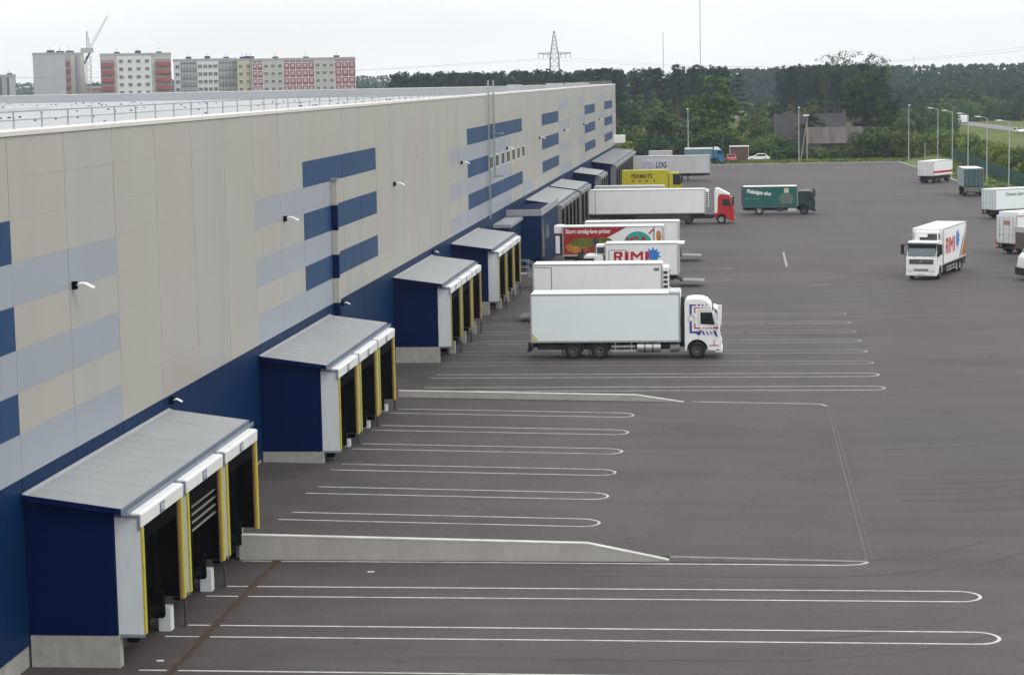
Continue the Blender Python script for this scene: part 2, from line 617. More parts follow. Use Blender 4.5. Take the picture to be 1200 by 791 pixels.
flat = lambda x: 0.0
for k in range(-1, 26):
    yc = 61.53 + 5 * k
    if k == 2 or k == 9:
        continue
    inz = 2 < k < 9
    if k in (18, 19, 20, 21, 23) or k > 24:
        continue
    xe = (-5.3 if inz else 7.4) - (0.35 * max(0, k - 12) / 5)
    xs = -17.2 if inz else -17.4
    if k > 19:
        xe = -1.0
    mb = MB()
    ribbon(mb, hairpin(yc - 0.67, yc + 0.67, xs, xe), 0.10 if inz else 0.11, gz if inz else flat)
    struct("parking_line", mb, WORN if k > 11 else PAINT)
mb = MB()
c = [(-17.4, 70.9), (-8, 70.85), (0, 70.8), (3.3, 70.75), (3.85, 70.85), (4.12, 71.12), (4.14, 71.3)]
ribbon(mb, c, 0.11, flat)
ribbon(mb, [(-2.4, 71.32), (0.8, 71.34), (4.1, 71.36)], 0.10, flat)
ribbon(mb, [(-2.6, 106.05), (0.5, 106.05), (3.4, 106.05), (3.9, 105.9), (4.13, 105.4)], 0.13, lambda x: gz(x) + .01)
struct("parking_line", mb, PAINT)
mb = MB()
ribbon(mb, [(3.78, 183), (3.78, 198)], 0.2, flat)
ribbon(mb, [(5.0, 166.5), (7.0, 166.6)], 0.14, flat)
struct("parking_line", mb, WORN)
mb = MB()
for q in ((-12.7, 69.3, 0.22), (-16.9, 58.1, .2)):
    mb.box(q[0], q[0] + q[2], q[1], q[1] + 0.12, 0.004, 0.02)
tag(mb.build("paper_scraps", SPANEL), kind='stuff', label="scraps of white paper lying on the asphalt", cat="litter")

# faint tyre marks where lorries swing out of the bays
TRACK = mat("tyre mark", (0.069, 0.0595, 0.0583), 0.85, var=0.14, scale=0.4, dirt=(0.074, 0.064, 0.063), dirt_amt=1.0, dirt_scale=0.22)
tq = random.Random(21)
mb = MB()
for k in range(12):
    yc = 61.5 + 5 * tq.randrange(-1, 24) + tq.uniform(1.6, 3.4)
    if 70 < yc < 108:
        x_ = 6.0
    else:
        x_ = tq.uniform(-6, 4)
    rr = tq.uniform(9, 16)
    sg = tq.choice((-1, 1, 1))
    ln = tq.uniform(.7, 1.5)
    for off in (0, 2.0):
        c = [(x_ - 9 + 1.5 * j, yc + off) for j in range(6)] if x_ != 6.0 else []
        r2 = rr - sg * off
        for j in range(22):
            t_ = ln * j / 21
            c.append((x_ + r2 * math.sin(t_), yc + off + sg * r2 * (1 - math.cos(t_))))
        if max(p[0] for p in c) < 31:
            ribbon(mb, c, tq.uniform(.16, .26), lambda x: -0.0015 + .0002 * k)
struct("road_tyre_marks", mb, TRACK)

# concrete channel strip at the edge of the raised bay ground
CHAN = mat("channel strip", (0.100, 0.091, 0.088), 0.9, var=0.15, scale=2)
mb = MB()
mb.box(ZX1 - 0.04, ZX1 + 0.05, 71.5, 105.4, 0.002, 0.010)
mb.box(ZX1 + 0.16, ZX1 + 0.22, 71.5, 105.4, 0.002, 0.010)
struct("road_channel_strip", mb, CHAN)
mb = MB()
mb.box(-16.34, -16.24, 30, 70.95, 0.003, 0.012)
mb.box(-16.12, -16.02, 30, 70.95, 0.003, 0.012)
mb.box(-16.24, -16.12, 30, 70.95, 0.002, 0.006, 1)
struct("road_drain_channel", mb, [RUST, mat("drain grate", (.035, .022, .017), .9, var=.4, scale=8)])

# retaining walls of the raised bays
WALLC = mat("retaining concrete", (0.375, 0.36, 0.335), 0.9, var=0.08, scale=1.2, dirt=(0.25, 0.235, 0.22), dirt_amt=0.5, dirt_scale=0.5, stretch=(1, 1, 0.5), bump=0.3)


def ramp_wall(y, label, xa=-17.55, h0=.88, h1=.63, kerb_=True):
    e_ = empty("retaining_wall", label, "retaining wall", (xa, y, 0), 0, "low retaining walls of the raised bays")
    L1, L2 = 12.2, 15.0
    prof = [(0, -0.1), (0, h0), (L1, h1), (L2, 0.06), (L2, -0.1)]
    m_ = MB()
    m_.prism(prof, 0.0, 0.22)
    m_.build("wall_body", WALLC, e_)
    m_ = MB()
    for (a, b) in (((0, h0), (L1, h1)), ((L1, h1), (L2, .06))):
        m_.face([(a[0], -0.012, a[1] - .03), (b[0], -0.012, b[1] - .03), (b[0], -0.012, b[1] + .014), (a[0], -0.012, a[1] + .014)])
        m_.face([(a[0], -0.012, a[1] + .014), (b[0], -0.012, b[1] + .014), (b[0], 0.232, b[1] + .014), (a[0], 0.232, a[1] + .014)])
    m_.build("painted_top_edge", EDGE, e_)
    if kerb_:
        m_ = MB()
        m_.prism([(L2 + .01, -.05), (L2 + .01, gz(xa + L2) + .012), (ZX1 - xa, .012), (ZX1 - xa, -.05)], 0.1, 0.32)
        m_.build("kerb_run_out", KERB2, e_)
    return e_


KERB2 = mat("kerb run out", (.20, .19, .18), .9, var=.2, scale=2)
ramp_wall(71.1, "nearest long low concrete wall with sloping end, running out from the first dock")
ramp_wall(106.0, "further low concrete wall with sloping end, beyond the five short bays", h0=.76, h1=.50, kerb_=False)

# ------------------------------------------------------------------ warehouse
YE = 346.4
wh = empty("warehouse", "huge beige warehouse with blue stripes, deep blue base and white roof", "warehouse", (XW, 57.4, 0))


def L(x, y, z):      # world -> warehouse local
    return (x - XW, y - 57.4, z)


rows = [(0.66, 1.88, 'B'), (1.88, 3.09, 'B'), (3.09, 4.3, 'B'), (4.3, 5.51, 'B'),
        (5.51, 6.76, 0), (6.76, 7.93, 1), (7.93, 9.15, 2), (9.15, 10.40, 3), (10.40, 11.61, 4), (11.61, 12.82, 5), (12.82, 14.0, 6), (14.0, 15.15, 7)]


def colour(c, r):
    if r == 'B':
        return 3
    if c < 0:
        return 2 if r in (1, 3, 5) else 1 if r in (0, 2, 4) else 0
    lt, dk = (0, 2, 4), (1, 3, 5)
    if c in (0, 1, 6, 7) and r in lt:
        return 1
    if 8 <= c <= 11:
        return 2 if r in dk else 0
    if 20 <= c <= 27 and r in dk:
        if r == 3 and c > 22:
            return 1
        return 2
    if 18 <= c <= 25 and r in lt:
        return 1
    if 28 <= c <= 29 and r == 0:
        return 1
    if 32 <= c <= 35 and r in dk:
        return 2
    if 36 <= c <= 38 and r in (0, 2, 4, 6):
        return 1
    if 42 <= c <= 43 and r in (0, 2, 4, 6):
        return 1
    if 44 <= c <= 47 and r in dk:
        return 2
    if 52 <= c <= 55 and r in dk:
        return 2
    if c in (50, 51, 56) and r in (2, 4, 6):
        return 1
    return 0


DP = MB()
prn = random.Random(3)


def panel(y0, y1, z0, z1, mi, flush=0.0):
    g = 0.014
    # tiny differences in how flat each sheet sits
    t0 = prn.uniform(-0.004, 0.004)
    if mi == 0:
        mi = (0, 4, 5)[int(y0 / 5 + 40) * 7 % 3]
    x0 = 0.0 + t0
    x1 = -0.06
    a = [(x0, y0 + g, z0 + .001), (x0 + prn.uniform(-.004, .004), y1 - g, z0 + .001), (x0 + prn.uniform(-.004, .004), y1 - g, z1 - .001), (x0, y0 + g, z1 - .001)]
    b = [(x1, p[1], p[2]) for p in a]
    DP.solid(a + b, [(0, 1, 2, 3), (0, 4, 5, 1), (1, 5, 6, 2), (2, 6, 7, 3), (3, 7, 4, 0)], mi)


for c in range(-16, 58):
    y0, y1 = 5 * c, min(5 * c + 5, YE - 57.4)
    for (z0, z1, r) in rows:
        if c == 9 and r != 'B':
            if r in (0, 2, 4):
                panel(y0, 47.0, z0, z1, 1)
                panel(47.0, y1, z0, z1, 0)
                continue
        if c == 8 and r in (0, 2, 4):
            panel(y0, y1, z0, z1, 1)
            continue
        if r == 3 and 22 <= c <= 28:
            # office windows cut through this row
            if c == 22:
                panel(y0, y0 + 3.2, z0, z1, 2)
            continue
        panel(y0, y1, z0, z1, colour(c, r))
# window row 9.15-10.40 between local y 113.2 and 145
wy = [113.9 + 4.3 * k for k in range(7)]
edges = [113.2]
for y in wy:
    panel(edges[-1], y, 9.15, 10.40, 1 if y < 130 else 0)
    panel(y, y + 2.5, 10.28, 10.40, 0)
    edges.append(y + 2.5)
panel(edges[-1], 145.0, 9.15, 10.40, 0)
BEIGE2 = mat("panel beige warm", (0.385, 0.368, 0.335), 0.36, var=0.04, scale=0.25, dirt=(0.33, 0.30, 0.28), dirt_amt=0.4, dirt_scale=0.5, stretch=(1, 1, 0.06))
BEIGE3 = mat("panel beige cool", (0.362, 0.366, 0.338), 0.4, var=0.04, scale=0.3, dirt=(0.31, 0.30, 0.27), dirt_amt=0.35, dirt_scale=0.4, stretch=(1, 1, 0.06))
DP.build("wall_panels", [BEIGE, LIGHT, DARK, BASE, BEIGE2, BEIGE3], wh)
mb = MB()
mb.box(-0.4, -0.03, -80, YE - 57.4 - .02, 0.64, 15.16)
mb.build("wall_core", JOINT, wh)
mb = MB()
mb.box(-0.4, -0.06, -80, YE - 57.4 - .02, -0.2, 0.64)
mb.build("plinth", CONC, wh)
WFR = mat("window frame white", (0.62, 0.60, 0.55), 0.5)
for y in wy:
    m_ = MB()
    z0, z1 = 9.16, 10.27
    m_.box(-0.02, 0.012, y, y + .16, z0, z1)
    m_.box(-0.02, 0.012, y + 2.34, y + 2.5, z0, z1)
    m_.box(-0.02, 0.012, y + .17, y + 2.33, z0, z0 + .1)
    m_.box(-0.02, 0.012, y + .17, y + 2.33, z1 - .1, z1)
    m_.box(-0.02, 0.008, y + 1.2, y + 1.28, z0 + .11, z1 - .11)
    fr = m_.build("window", WFR, wh)
    m_ = MB()
    m_.box(-0.025, -0.005, y + .165, y + 2.335, z0 + .1, z1 - .1)
    m_.build("pane", mat("office pane", (.018, .02, .018), .5, var=.4, scale=.5, spec=.03), fr)
# far end wall, roof, coping
mb = MB()
mb.box(-170, -0.05, YE - 57.4 - .3, YE - 57.4, 0, 15.16)
mb.build("end_wall", BEIGE, wh)
mb = MB()
mb.face([(-170, -80, 13.95), (-0.4, -80, 13.95), (-0.4, YE - 57.4 - .3, 13.95), (-170, YE - 57.4 - .3, 13.95)])
mb.build("roof", ROOFW, wh)
mb = MB()
mb.prism([(-0.55, 15.165), (0.05, 15.165), (0.05, 15.29), (-0.55, 15.33)], -80, YE - 57.4 + .05)
mb.box(-170, -0.551, YE - 57.4 - .5, YE - 57.4 + .05, 15.165, 15.31)
mb.build("coping", COPE, wh)
mb = MB()
mb.box(-0.50, -0.401, -80, YE - 57.4 - .51, 13.96, 15.16)
mb.box(-170, -0.51, YE - 57.4 - .45, YE - 57.4 - .31, 13.96, 15.16)
mb.build("parapet_lining", ROOFW, wh)
# roof fixings: rows of small dark vents on the membrane
mb = MB()
for k in range(320):
    x = -4 - 7.5 * rnd.randrange(0, 14) + rnd.uniform(-.3, .3)
    y = rnd.uniform(0, 270)
    s_ = rnd.uniform(.07, .13)
    mb.box(x - s_, x + s_, y - s_, y + s_, 13.951, 13.951 + rnd.uniform(.06, .16))
o = mb.build("roof_vent_caps", DGREY, wh)
o['kind'] = 'stuff'
mb = MB()
for (y, x) in ((40, -70), (120, -60), (190, -90), (90, -110)):
    mb.box(x, x + 1.5, y, y + 60, 13.952, 14.35)
mb.build("skylight_strip", WHITEG, wh)
mb = MB()
for (x, y, hh, ww) in ((-6, 262, .9, 3.5), (-14, 255, .7, 2), (-3.5, 228, .5, 1.2), (-10, 275, .8, 2.5)):
    mb.box(x, x + ww, y, y + 2.5, 13.952, 15.16 + hh * .6)
mb.build("roof_unit", ALU, wh)
# railing: posts every 2.5 m
rail = MB()
for k in range(-10, 115):
    y = 2.15 + 2.5 * k
    rail.box(-0.53, -0.49, y - .02, y + .02, 15.32, 15.80)
rail.box(-0.525, -0.495, -30, 287, 15.80, 15.835)
rail.box(-0.522, -0.498, -30, 287, 15.56, 15.59)
rail.build("roof_railing", GALV, wh)
# cable duct on the striped bay, painted to match
mb = MB()
for (z0, z1, mi) in ((5.52, 6.75, 0), (6.76, 7.93, 1), (7.94, 9.14, 0), (9.15, 10.4, 1), (10.41, 11.62, 0), (4.3, 5.5, 1)):
    mb.box(0.012, 0.30, 46.62, 46.95, z0, z1, mi)
mb.box(0.012, 0.36, 46.55, 47.02, 11.63, 11.74, 2)
mb.build("cable_duct", [BEIGE, NAVY, GALV], wh)
# ladder with side rails and landing bracket
mb = MB()
for y in (112.0, 112.62):
    mb.box(0.16, 0.22, y, y + .06, 5.3, 16.4)
for k in range(36):
    mb.box(0.17, 0.21, 112.06, 112.62, 5.5 + .3 * k, 5.53 + .3 * k)
for y in (115.6, 116.3):
    mb.box(0.16, 0.22, y, y + .06, 8.5, 16.4)
for k in range(26):
    mb.box(0.17, 0.21, 115.66, 116.3, 8.7 + .3 * k, 8.73 + .3 * k)
for z in (8.5, 12.0):
    mb.box(0.02, 0.9, 115.6, 115.66, z, z + .08)
    mb.box(0.02, 0.9, 116.9, 116.96, z, z + .08)
    mb.box(0.82, 0.9, 115.67, 116.89, z, z + .08)
mb.build("ladder", GALV, wh)
# little canopy at the far corner
mb = MB()
mb.box(-0.02, 1.6, 284.5, 287.5, 5.9, 7.1)
mb.build("corner_canopy", WHITE, wh)

# --- wall lamps


def wall_lamp(y, z, label, big=True):
    e_ = empty("wall_lamp", label, "wall lamp", (XW + 0.012, y, z), 0, "white lamps on the warehouse wall" if big else "small white lamps under the blue stripe")
    m_ = MB()
    m_.box(0, 0.12, -.11, .11, -.14, .10)
    m_.build("bracket", BLACK, e_)
    m_ = MB()
    k = 0.66 if big else 0.45
    pr = [(0.121, -.05 * k), (.22, .12 * k), (.62 * k, .10 * k), (1.02 * k, -.12 * k), (1.0 * k, -.20 * k), (.62 * k, .0), (.24, .01)]
    m_.prism(pr, -.2 * k, .2 * k)
    m_.build("lamp_head", LAMPW, e_, bevel=0.03)
    return e_


ords = ["nearest", "second", "third", "fourth", "fifth", "sixth", "seventh", "eighth", "ninth", "farthest"]
lampw = ["over the first dock roof", "left of the striped bay with the duct", "right of the striped bay with the duct", "left of the roof ladder",
         "in front of the row of small windows", "past the small windows", "at the short blue stripes", "before the third set of short stripes", "at the far short stripes", "at the far wall corner"]
for k in range(10):
    wall_lamp(62.7 + 30.3 * k, 10.5, "%s white lamp high on the beige wall, %s" % (ords[k], lampw[k]))
wall_lamp(73.1, 5.35, "small white lamp on the blue stripe behind the first dock roof", False)
wall_lamp(106.0, 5.30, "small white lamp on the blue stripe behind the second dock roof", False)
wall_lamp(138.2, 5.25, "small white lamp on the blue stripe behind the third dock roof", False)


# ------------------------------------------------------------------ loading docks
def dock(Y0, n, label, zg=0.0, nums=None, roofm=None, detail=True, closed=None, pitch=5.0):
    e_ = empty("loading_dock", label, "loading dock", (-17.8, Y0, 0), 0, "blue loading docks along the warehouse wall")
    LY = n * pitch + 0.2
    B = XW + 17.8 + 0.03          # back plane, just off the wall
    zf = 0.95
    for y in (0.0, LY - .12):
        m_ = MB()
        m_.prism([(B, zf), (0, zf), (0, 4.50), (B, 4.93)], y, y + .12)
        m_.build("side_wall", NAVY, e_)
    m_ = MB()
    m_.box(B, -0.02, .12, LY - .12, zf - .15, zf + .0)
    m_.box(B, B + .08, .13, LY - .13, zf, 4.7)
    m_.build("interior", BLACK, e_)  # floor and back coloured black for the shade inside the openings
    # front wall around the openings
    m_ = MB()
    ys = [0.125]
    for k in range(n):
        ys += [pitch * k + .65, pitch * k + 4.05]
    ys.append(LY - .125)
    for k in range(0, len(ys), 2):
        m_.box(-.1, 0, ys[k], ys[k + 1], zf, 3.949)
    m_.box(-.1, 0, .125, LY - .125, 3.95, 4.47)
    m_.build("front_wall", BLACK, e_)  # wall blackened too, so the shade of the openings is painted on
    m_ = MB()
    m_.prism([(B, 4.965), (.32, 4.56), (.32, 4.66), (B, 5.06)], -.22, LY + .22)
    nr = int(LY / 1.0)
    rf = m_.build("roof", roofm or DROOF, e_)
    m_ = MB()
    for k in range(nr + 1):
        y = -.15 + (LY + .3) * k / nr
        m_.prism([(B + .02, 5.058), (.31, 4.66), (.31, 4.664), (B + .02, 5.062)], y - .03, y + .03)
    m_.build("roof_ribs", roofm or DROOF, rf)
    m_ = MB()
    m_.prism([(.33, 4.46), (.5, 4.46), (.5, 4.60), (.47, 4.60), (.47, 4.49), (.33, 4.49)], -.25, LY + .25)
    m_.box(.322, .34, -.25, LY + .25, 4.50, 4.665)
    m_.build("gutter", TRIM, e_)
    m_ = MB()
    for y in (-.225, LY + .205):
        m_.prism([(B, 4.90), (.32, 4.49), (.32, 4.665), (B, 5.065)], y, y + .02, mi=1)
    m_.prism([(B, 5.06), (B + .14, 5.045), (B + .03, 5.10), (B, 5.10)], -.2, LY + .2, mi=0)
    m_.build("roof_flashing", [roofm or DROOF, NAVY], e_)
    # concrete foundation; set-back front below the doors has its shade painted in dark grey
    for ya in (0, LY - .35):
        m_ = MB()
        m_.box(B, .05, ya, ya + .35, zg - .1, zf - .02)
        m_.build("plinth", CONC, e_)
    m_ = MB()
    m_.box(B, -.45, .36, LY - .36, zg - .1, zf - .16)
    m_.build("shaded_plinth_front", DGREY, e_)
    OLIVE = mat("faded yellow flap", (.36, .31, .085), .65, var=.15, scale=3, dirt=(.16, .12, .05), dirt_amt=.7, dirt_scale=3)
    SP, FL, CU, HD = (SPANEL, YELLOW if Y0 < 100 else OLIVE, OCHRE, HOOD) if detail else (FARP, FARF, DGREY, FARP)
    for k in range(n):
        y = pitch * k
        pw = pitch - .38
        h = MB()
        h.prism([(.02, 4.43), (.02, 4.50), (.70, 4.48), (.82, 4.44), (.80, 4.06), (.75, 4.06), (.75, 4.40)], y + .10, y + pw + .04)
        shelter = h.build("dock_shelter", HD, e_, bevel=0.015)

        def sub(name, m, *b):
            q_ = MB()
            q_.box(*b)
            return q_.build(name, m, shelter)
        sub("side_panel", SP, .002, .74, y + .14, y + .18, zf, 4.40)
        sub("side_panel", SP, .002, .74, y + pw - .04, y + pw, zf, 4.40)
        sub("shade_lining", BLACK, .003, .69, y + .181, y + .20, zf + .01, 4.39)  # black sheets added over the inner panel faces to stand in for shade
        sub("shade_lining", BLACK, .003, .69, y + pw - .06, y + pw - .041, zf + .01, 4.39)
        sub("yellow_flap", FL, .745, .80, y + .15, y + .33, zf, 4.05)
        sub("yellow_flap", FL, .745, .80, y + pw - .24, y + pw - .02, zf, 4.05)
        sub("side_curtain", BLACK, .70, .742, y + .205, y + .75, zf, 4.05)
        sub("side_curtain", CU, .70, .742, y + pw - .42, y + pw - .045, zf, 4.05)
        sub("top_curtain", BLACK, .66, .699, y + .21, y + pw - .05, 3.55, 4.38)
        sub("back_door", BLACK, -.75, -.7, y + .66, y + 4.04, zf, 3.94)  # black panel closing the opening, its darkness is painted shade
        if detail:
            sub("edge_trim", TRIM, .02, .76, y + .085, y + .135, 4.36, 4.42)
            sub("edge_trim", TRIM, .70, .76, y + .085, y + .135, 4.0, 4.355)
            sub("edge_trim", TRIM, .02, .76, y + .085, y + .195, zf - .08, zf - .01)
            b = MB()
            b.box(.05, .42, y + 4.05, y + 4.45, zg - .05, .74)
            b.build("concrete_block", CONC if Y0 > 100 else SPANEL, e_)
            b = MB()
            b.box(-.3, .30, y + 1.2, y + 3.3, .80, 1.02)
            b.build("dock_leveller", BLACK, e_)
            for ya in (.75, 3.5):
                b = MB()
                b.box(.05, .35, y + ya, y + ya + .3, .55, 1.35)
                b.build("rubber_bumper", BLACK, e_)
            b = MB()
            b.box(-.45, -.30, y + 3.1, y + 3.35, zf, 3.9)
            b.build("door_guide", DGREY, e_)
            b = MB()
            b.tube((.72, y + 4.72, zg), (.72, y + 4.72, zg + .75), .05)
            b.build("bollard", DGREY, e_)
        if closed and k in closed:
            b = MB()
            for j in range(7):
                z = 2.6 + .25 * j
                b.box(.55, .61, y + .25, y + 4.5, z, z + .05)
                b.box(.52, .56, y + .25, y + 4.5, z + .05, z + .245, 1)
            b.build("roller_door", [mat("door slat", (.2, .19, .17), .5), BLACK], e_)
        if nums:
            sub("number_sign", TRIM, .815, .835, y + 2.0, y + 2.45, 4.10, 4.40)
            text(nums[k], .27, LAMPW, shelter, (.837, y + 2.225, 4.16), (R(90), 0, R(90)), "number", .002, bold=.004, align='CENTER')
    return e_


dock(57.4, 3, "nearest blue loading dock with three white hooded doors, one roller door half lowered", 0, ["10", "11", "12"], closed=(1,))
dock(87.3, 3, "second blue loading dock with three open doors, beside the short raised bays", 0.44, ["13", "14", "15"])
dock(122.3, 3, "third blue loading dock, just past the further low concrete wall", 0, ["16", "17", "18"])
dock(147.3, 3, "fourth blue loading dock, between the third dock and the plain blue block", 0, ["19", "20", "21"])
dock(199.8, 5, "long loading dock with pale roof directly behind the plain blue block", 0, None, detail=False, pitch=4.6)
dock(225.2, 3, "loading dock beside the rear of the white semi-trailer with red cab", 0, None, detail=False)
dock(257.5, 3, "smallest loading dock, pale roof, left of the yellow truck", 0, None, detail=False, pitch=4.2)
dock(288.8, 11, "longest loading dock with darker grey roof at the far end of the warehouse", 0, None, roofm=DROOF2, detail=False)

# plain blue block with pale parapet
bl = empty("stair_block", "plain deep blue block with pale parapet, taller than the docks around it", "annex", (XW + .03, 182.4, 0))
mb = MB()
mb.box(0, 3.05, 0, 17.0, .0, 4.66)
mb.build("wall", BASE, bl)
mb = MB()
mb.box(-.0, 3.1, -.05, .12, 4.665, 5.22)
mb.box(2.95, 3.1, .121, 17.05, 4.665, 5.22)
mb.build("parapet", DROOF, bl)
mb = MB()
mb.box(-.0, 2.94, .125, 17.0, 4.666, 4.76)
mb.build("roof", NAVY, bl)
mb = MB()
mb.box(3.05, 3.10, .3, 2.2, 1.0, 4.2)
mb.box(3.05, 3.10, 4, 7, 2.4, 3.6)
mb.build("window", GLASSW, bl)
bl2 = empty("porch", "low blue porch with pale flat roof left of the plain blue block", "porch", (XW + .03, 172.5, 0))
mb = MB()
mb.box(0, 1.35, 0, 9.5, 0, 4.35)
mb.build("wall", BASE, bl2)
mb = MB()
mb.box(-.0, 1.5, -.1, 9.6, 4.36, 4.62)
mb.build("roof", DROOF, bl2)

# steel stair next to the fourth dock
st = empty("steel_stair", "grey steel stair with handrail between the fourth dock and the blue block", "stair", (-17.9, 166.0, 0))
mb = MB()
mb.box(0, 1.0, 0, 1.3, 1.05, 1.15)
for k in range(6):
    mb.box(1.0 + .28 * k, 1.28 + .28 * k, 0, 1.3, .9 - .17 * k, .95 - .17 * k)
for y in (-.05, 1.3):
    mb.prism([(1.0, 1.1), (2.75, .0), (2.75, .25), (1.0, 1.3)], y, y + .05)
mb.box(.05, .15, .05, .15, 0, 1.05)
mb.box(.05, .15, 1.15, 1.25, 0, 1.05)
mb.build("steps", GALV, st)
mb = MB()
for y in (0, 1.3):
    for (x, z) in ((.0, 1.15), (.95, 1.15), (1.85, .6), (2.7, .1)):
        mb.tube((x, y, z), (x, y, z + 1.0), .025, n=6)
    for dz in (.5, 1.0):
        mb.tube((0, y, 1.15 + dz), (.95, y, 1.15 + dz), .025, n=6)
        mb.tube((.95, y, 1.15 + dz), (2.7, y, .1 + dz), .025, n=6)
mb.build("handrail", GALV, st)

# ------------------------------------------------------------------ vehicles
def wheel_meshes():
    t = MB()
    t.lathe_y([(.30, -.13), (.44, -.15), (.49, -.13), (.505, -.08), (.505, .08), (.49, .13), (.44, .15), (.30, .13)], n=24)
    r = MB()
    r.lathe_y([(.0, .02), (.12, .04), (.13, .10), (.19, .10), (.20, .03), (.27, .06), (.305, .135), (.305, -.135), (.2, -.1), (.0, -.1)], n=18)
    return t.mesh("tyre", TYRE), r.mesh("rim", RIM), r.mesh("rim", RIML)


TY, RI, RI2 = wheel_meshes()


def wheel(par, x, y, light=False, k=1.0):
    t = place("wheel", TY, par)
    t.location = (x, y, .5 * k)
    t.scale = (k, k, k)
    if y > 0:
        pass
    else:
        t.rotation_euler = (0, 0, math.pi)
    place("rim", RI2 if light else RI, t)
    return t


W2 = 1.25


def cargo(par, x0, x1, z0, z1, m, name="cargo_box", roofm=None, wd=W2, trim=ALU, rib=0):
    b = MB()
    b.box(x0, x1, -wd, wd, z0, z1)
    o = b.build(name, m, par, bevel=0.02)
    t = MB()
    for y in (-1, 1):
        ya, yb = sorted((y * (wd - .01), y * (wd + .022)))
        t.box(x0 - .015, x1 + .015, ya, yb, z1 - .07, z1 + .012)
        t.box(x0 - .015, x1 + .015, ya, yb, z0 - .012, z0 + .10)
        t.box(x0 - .015, x0 + .07, ya, yb, z0 + .101, z1 - .071)
        t.box(x1 - .07, x1 + .015, ya, yb, z0 + .101, z1 - .071)
    t.build("edge_frame", trim, o)
    for y in (-1, 1):
        n_ = max(2, int((x1 - x0) / 2.4))
        for k in range(n_):
            l_ = MB()
            xx = x0 + (x1 - x0) * (k + .5) / n_
            l_.box(xx - .06, xx + .06, *sorted((y * (wd + .022), y * (wd + .035))), z0 + .01, z0 + .06)
            l_.build("marker_lamp", ORANGE, o)
        l_ = MB()
        l_.box(x0 - .05, x0 - .016, *sorted((y * (wd - .34), y * (wd - .04))), z0 - .16, z0 - .03)
        l_.build("tail_lamp", REDL, o)
    # rear doors with locking bars
    d = MB()
    for (ya, yb) in ((-wd + .06, -.01), (.01, wd - .06)):
        d.box(x0 - .03, x0 - .001, ya, yb, z0 + .08, z1 - .08)
    dd = d.build("rear_door", m, o)
    l_ = MB()
    for y in (-.85, -.35, .35, .85):
        l_.tube((x0 - .05, y, z0 + .05), (x0 - .05, y, z1 - .08), .018, n=6)
        l_.box(x0 - .09, x0 - .031, y - .12, y + .02, z0 + .75, z0 + .80)
    l_.build("locking_bars", ALU, dd)
    if rib:
        r_ = MB()
        n = int((x1 - x0) / rib)
        for k in range(1, n):
            x = x0 + (x1 - x0) * k / n
            for y in (-1, 1):
                ya, yb = sorted((y * (wd), y * (wd + .012)))
                r_.box(x - .02, x + .02, ya, yb, z0 + .1, z1 - .07)
        r_.build("side_ribs", m, o)
    return o


def chassis(par, x0, x1, z=.95, tank=True, guard=None, tanks=None):
    c = MB()
    for y in (-.45, .45):
        c.box(x0, x1, y - .06, y + .06, z - .32, z - .05)
    for k in range(int((x1 - x0) / 1.2)):
        x = x0 + .3 + 1.2 * k
        c.box(x, x + .1, -1.1, 1.1, z - .12, z - .015)
    c.box(x0 + .25, x1 - .75, -1.0, 1.0, z - .40, z - .125)  # solid dark block added to stand in for the shade under the body
    c.build("chassis", CHAS, par)
    if guard:
        for y in (-1.18, 1.18):
            g = MB()
            g.box(guard[0], guard[1], y - .02, y + .02, .68, .80)
            g.box(guard[0], guard[1], y - .02, y + .02, .42, .54)
            for x in (guard[0] + .2, guard[1] - .25):
                g.box(x, x + .06, y - .05 if y > 0 else y + .019, y - .019 if y > 0 else y + .05, .42, z)
            g.build("side_guard", ALU, par)
    for (a, b, y) in tanks or []:
        t = MB()
        n = 3
        for k in range(n):
            xa = a + (b - a) * k / n
            t.tube((xa + .01, y, .66), (xa + (b - a) / n - .01, y, .66), .29, n=16)
        ft = t.build("fuel_tank", ALU, par)
        for k in range(1, n):
            t = MB()
            xa = a + (b - a) * k / n
            t.tube((xa - .03, y, .66), (xa + .03, y, .66), .305, n=16)
            t.build("tank_strap", CHAS, ft)


def mudguard(par, x, wd=1.2, r=.60):
    n = 12
    for y in (-wd, wd):
        m_ = MB()
        ya, yb = sorted((y, y - math.copysign(.5, y)))
        pr = []
        for k in range(n + 1):
            t = math.pi * (.05 + .9 * k / n)
            pr.append((x + r * math.cos(t), .5 + r * math.sin(t)))
        for k in range(n, -1, -1):
            t = math.pi * (.05 + .9 * k / n)
            pr.append((x + (r - .03) * math.cos(t), .5 + (r - .03) * math.sin(t)))
        for k in range(n):
            a, b, c, d = pr[k], pr[k + 1], pr[2 * n - k], pr[2 * n + 1 - k]
            m_.prism([a, b, c, d], ya, yb)
        m_.box(x - r - .06, x - r - .02, ya, yb, .22, .75)
        m_.build("mudguard", CHAS, par)


def taillift(par, x0, z, wd=1.15, ln=1.6, folded=False):
    t = MB()
    if folded:
        t.box(x0 - .1, x0 - .05, -wd, wd, z, z + 1.7)
    else:
        t.prism([(x0 - .25, z), (x0 - .25, z + .10), (x0 - .25 - ln, z + .04), (x0 - .25 - ln, z)], -wd, wd)
    tl = t.build("tail_lift", mat("lift plate", (.20, .20, .19), .6, var=.1), par)
    a = MB()
    for y in (-.7, .7):
        a.tube((x0 + .5, y, .75), (x0 - .3, y, z + .05), .05, n=6)
    a.box(x0 - .24, x0 - .06, -wd, wd, .45, .58)
    a.build("lift_arm", CHAS, tl)


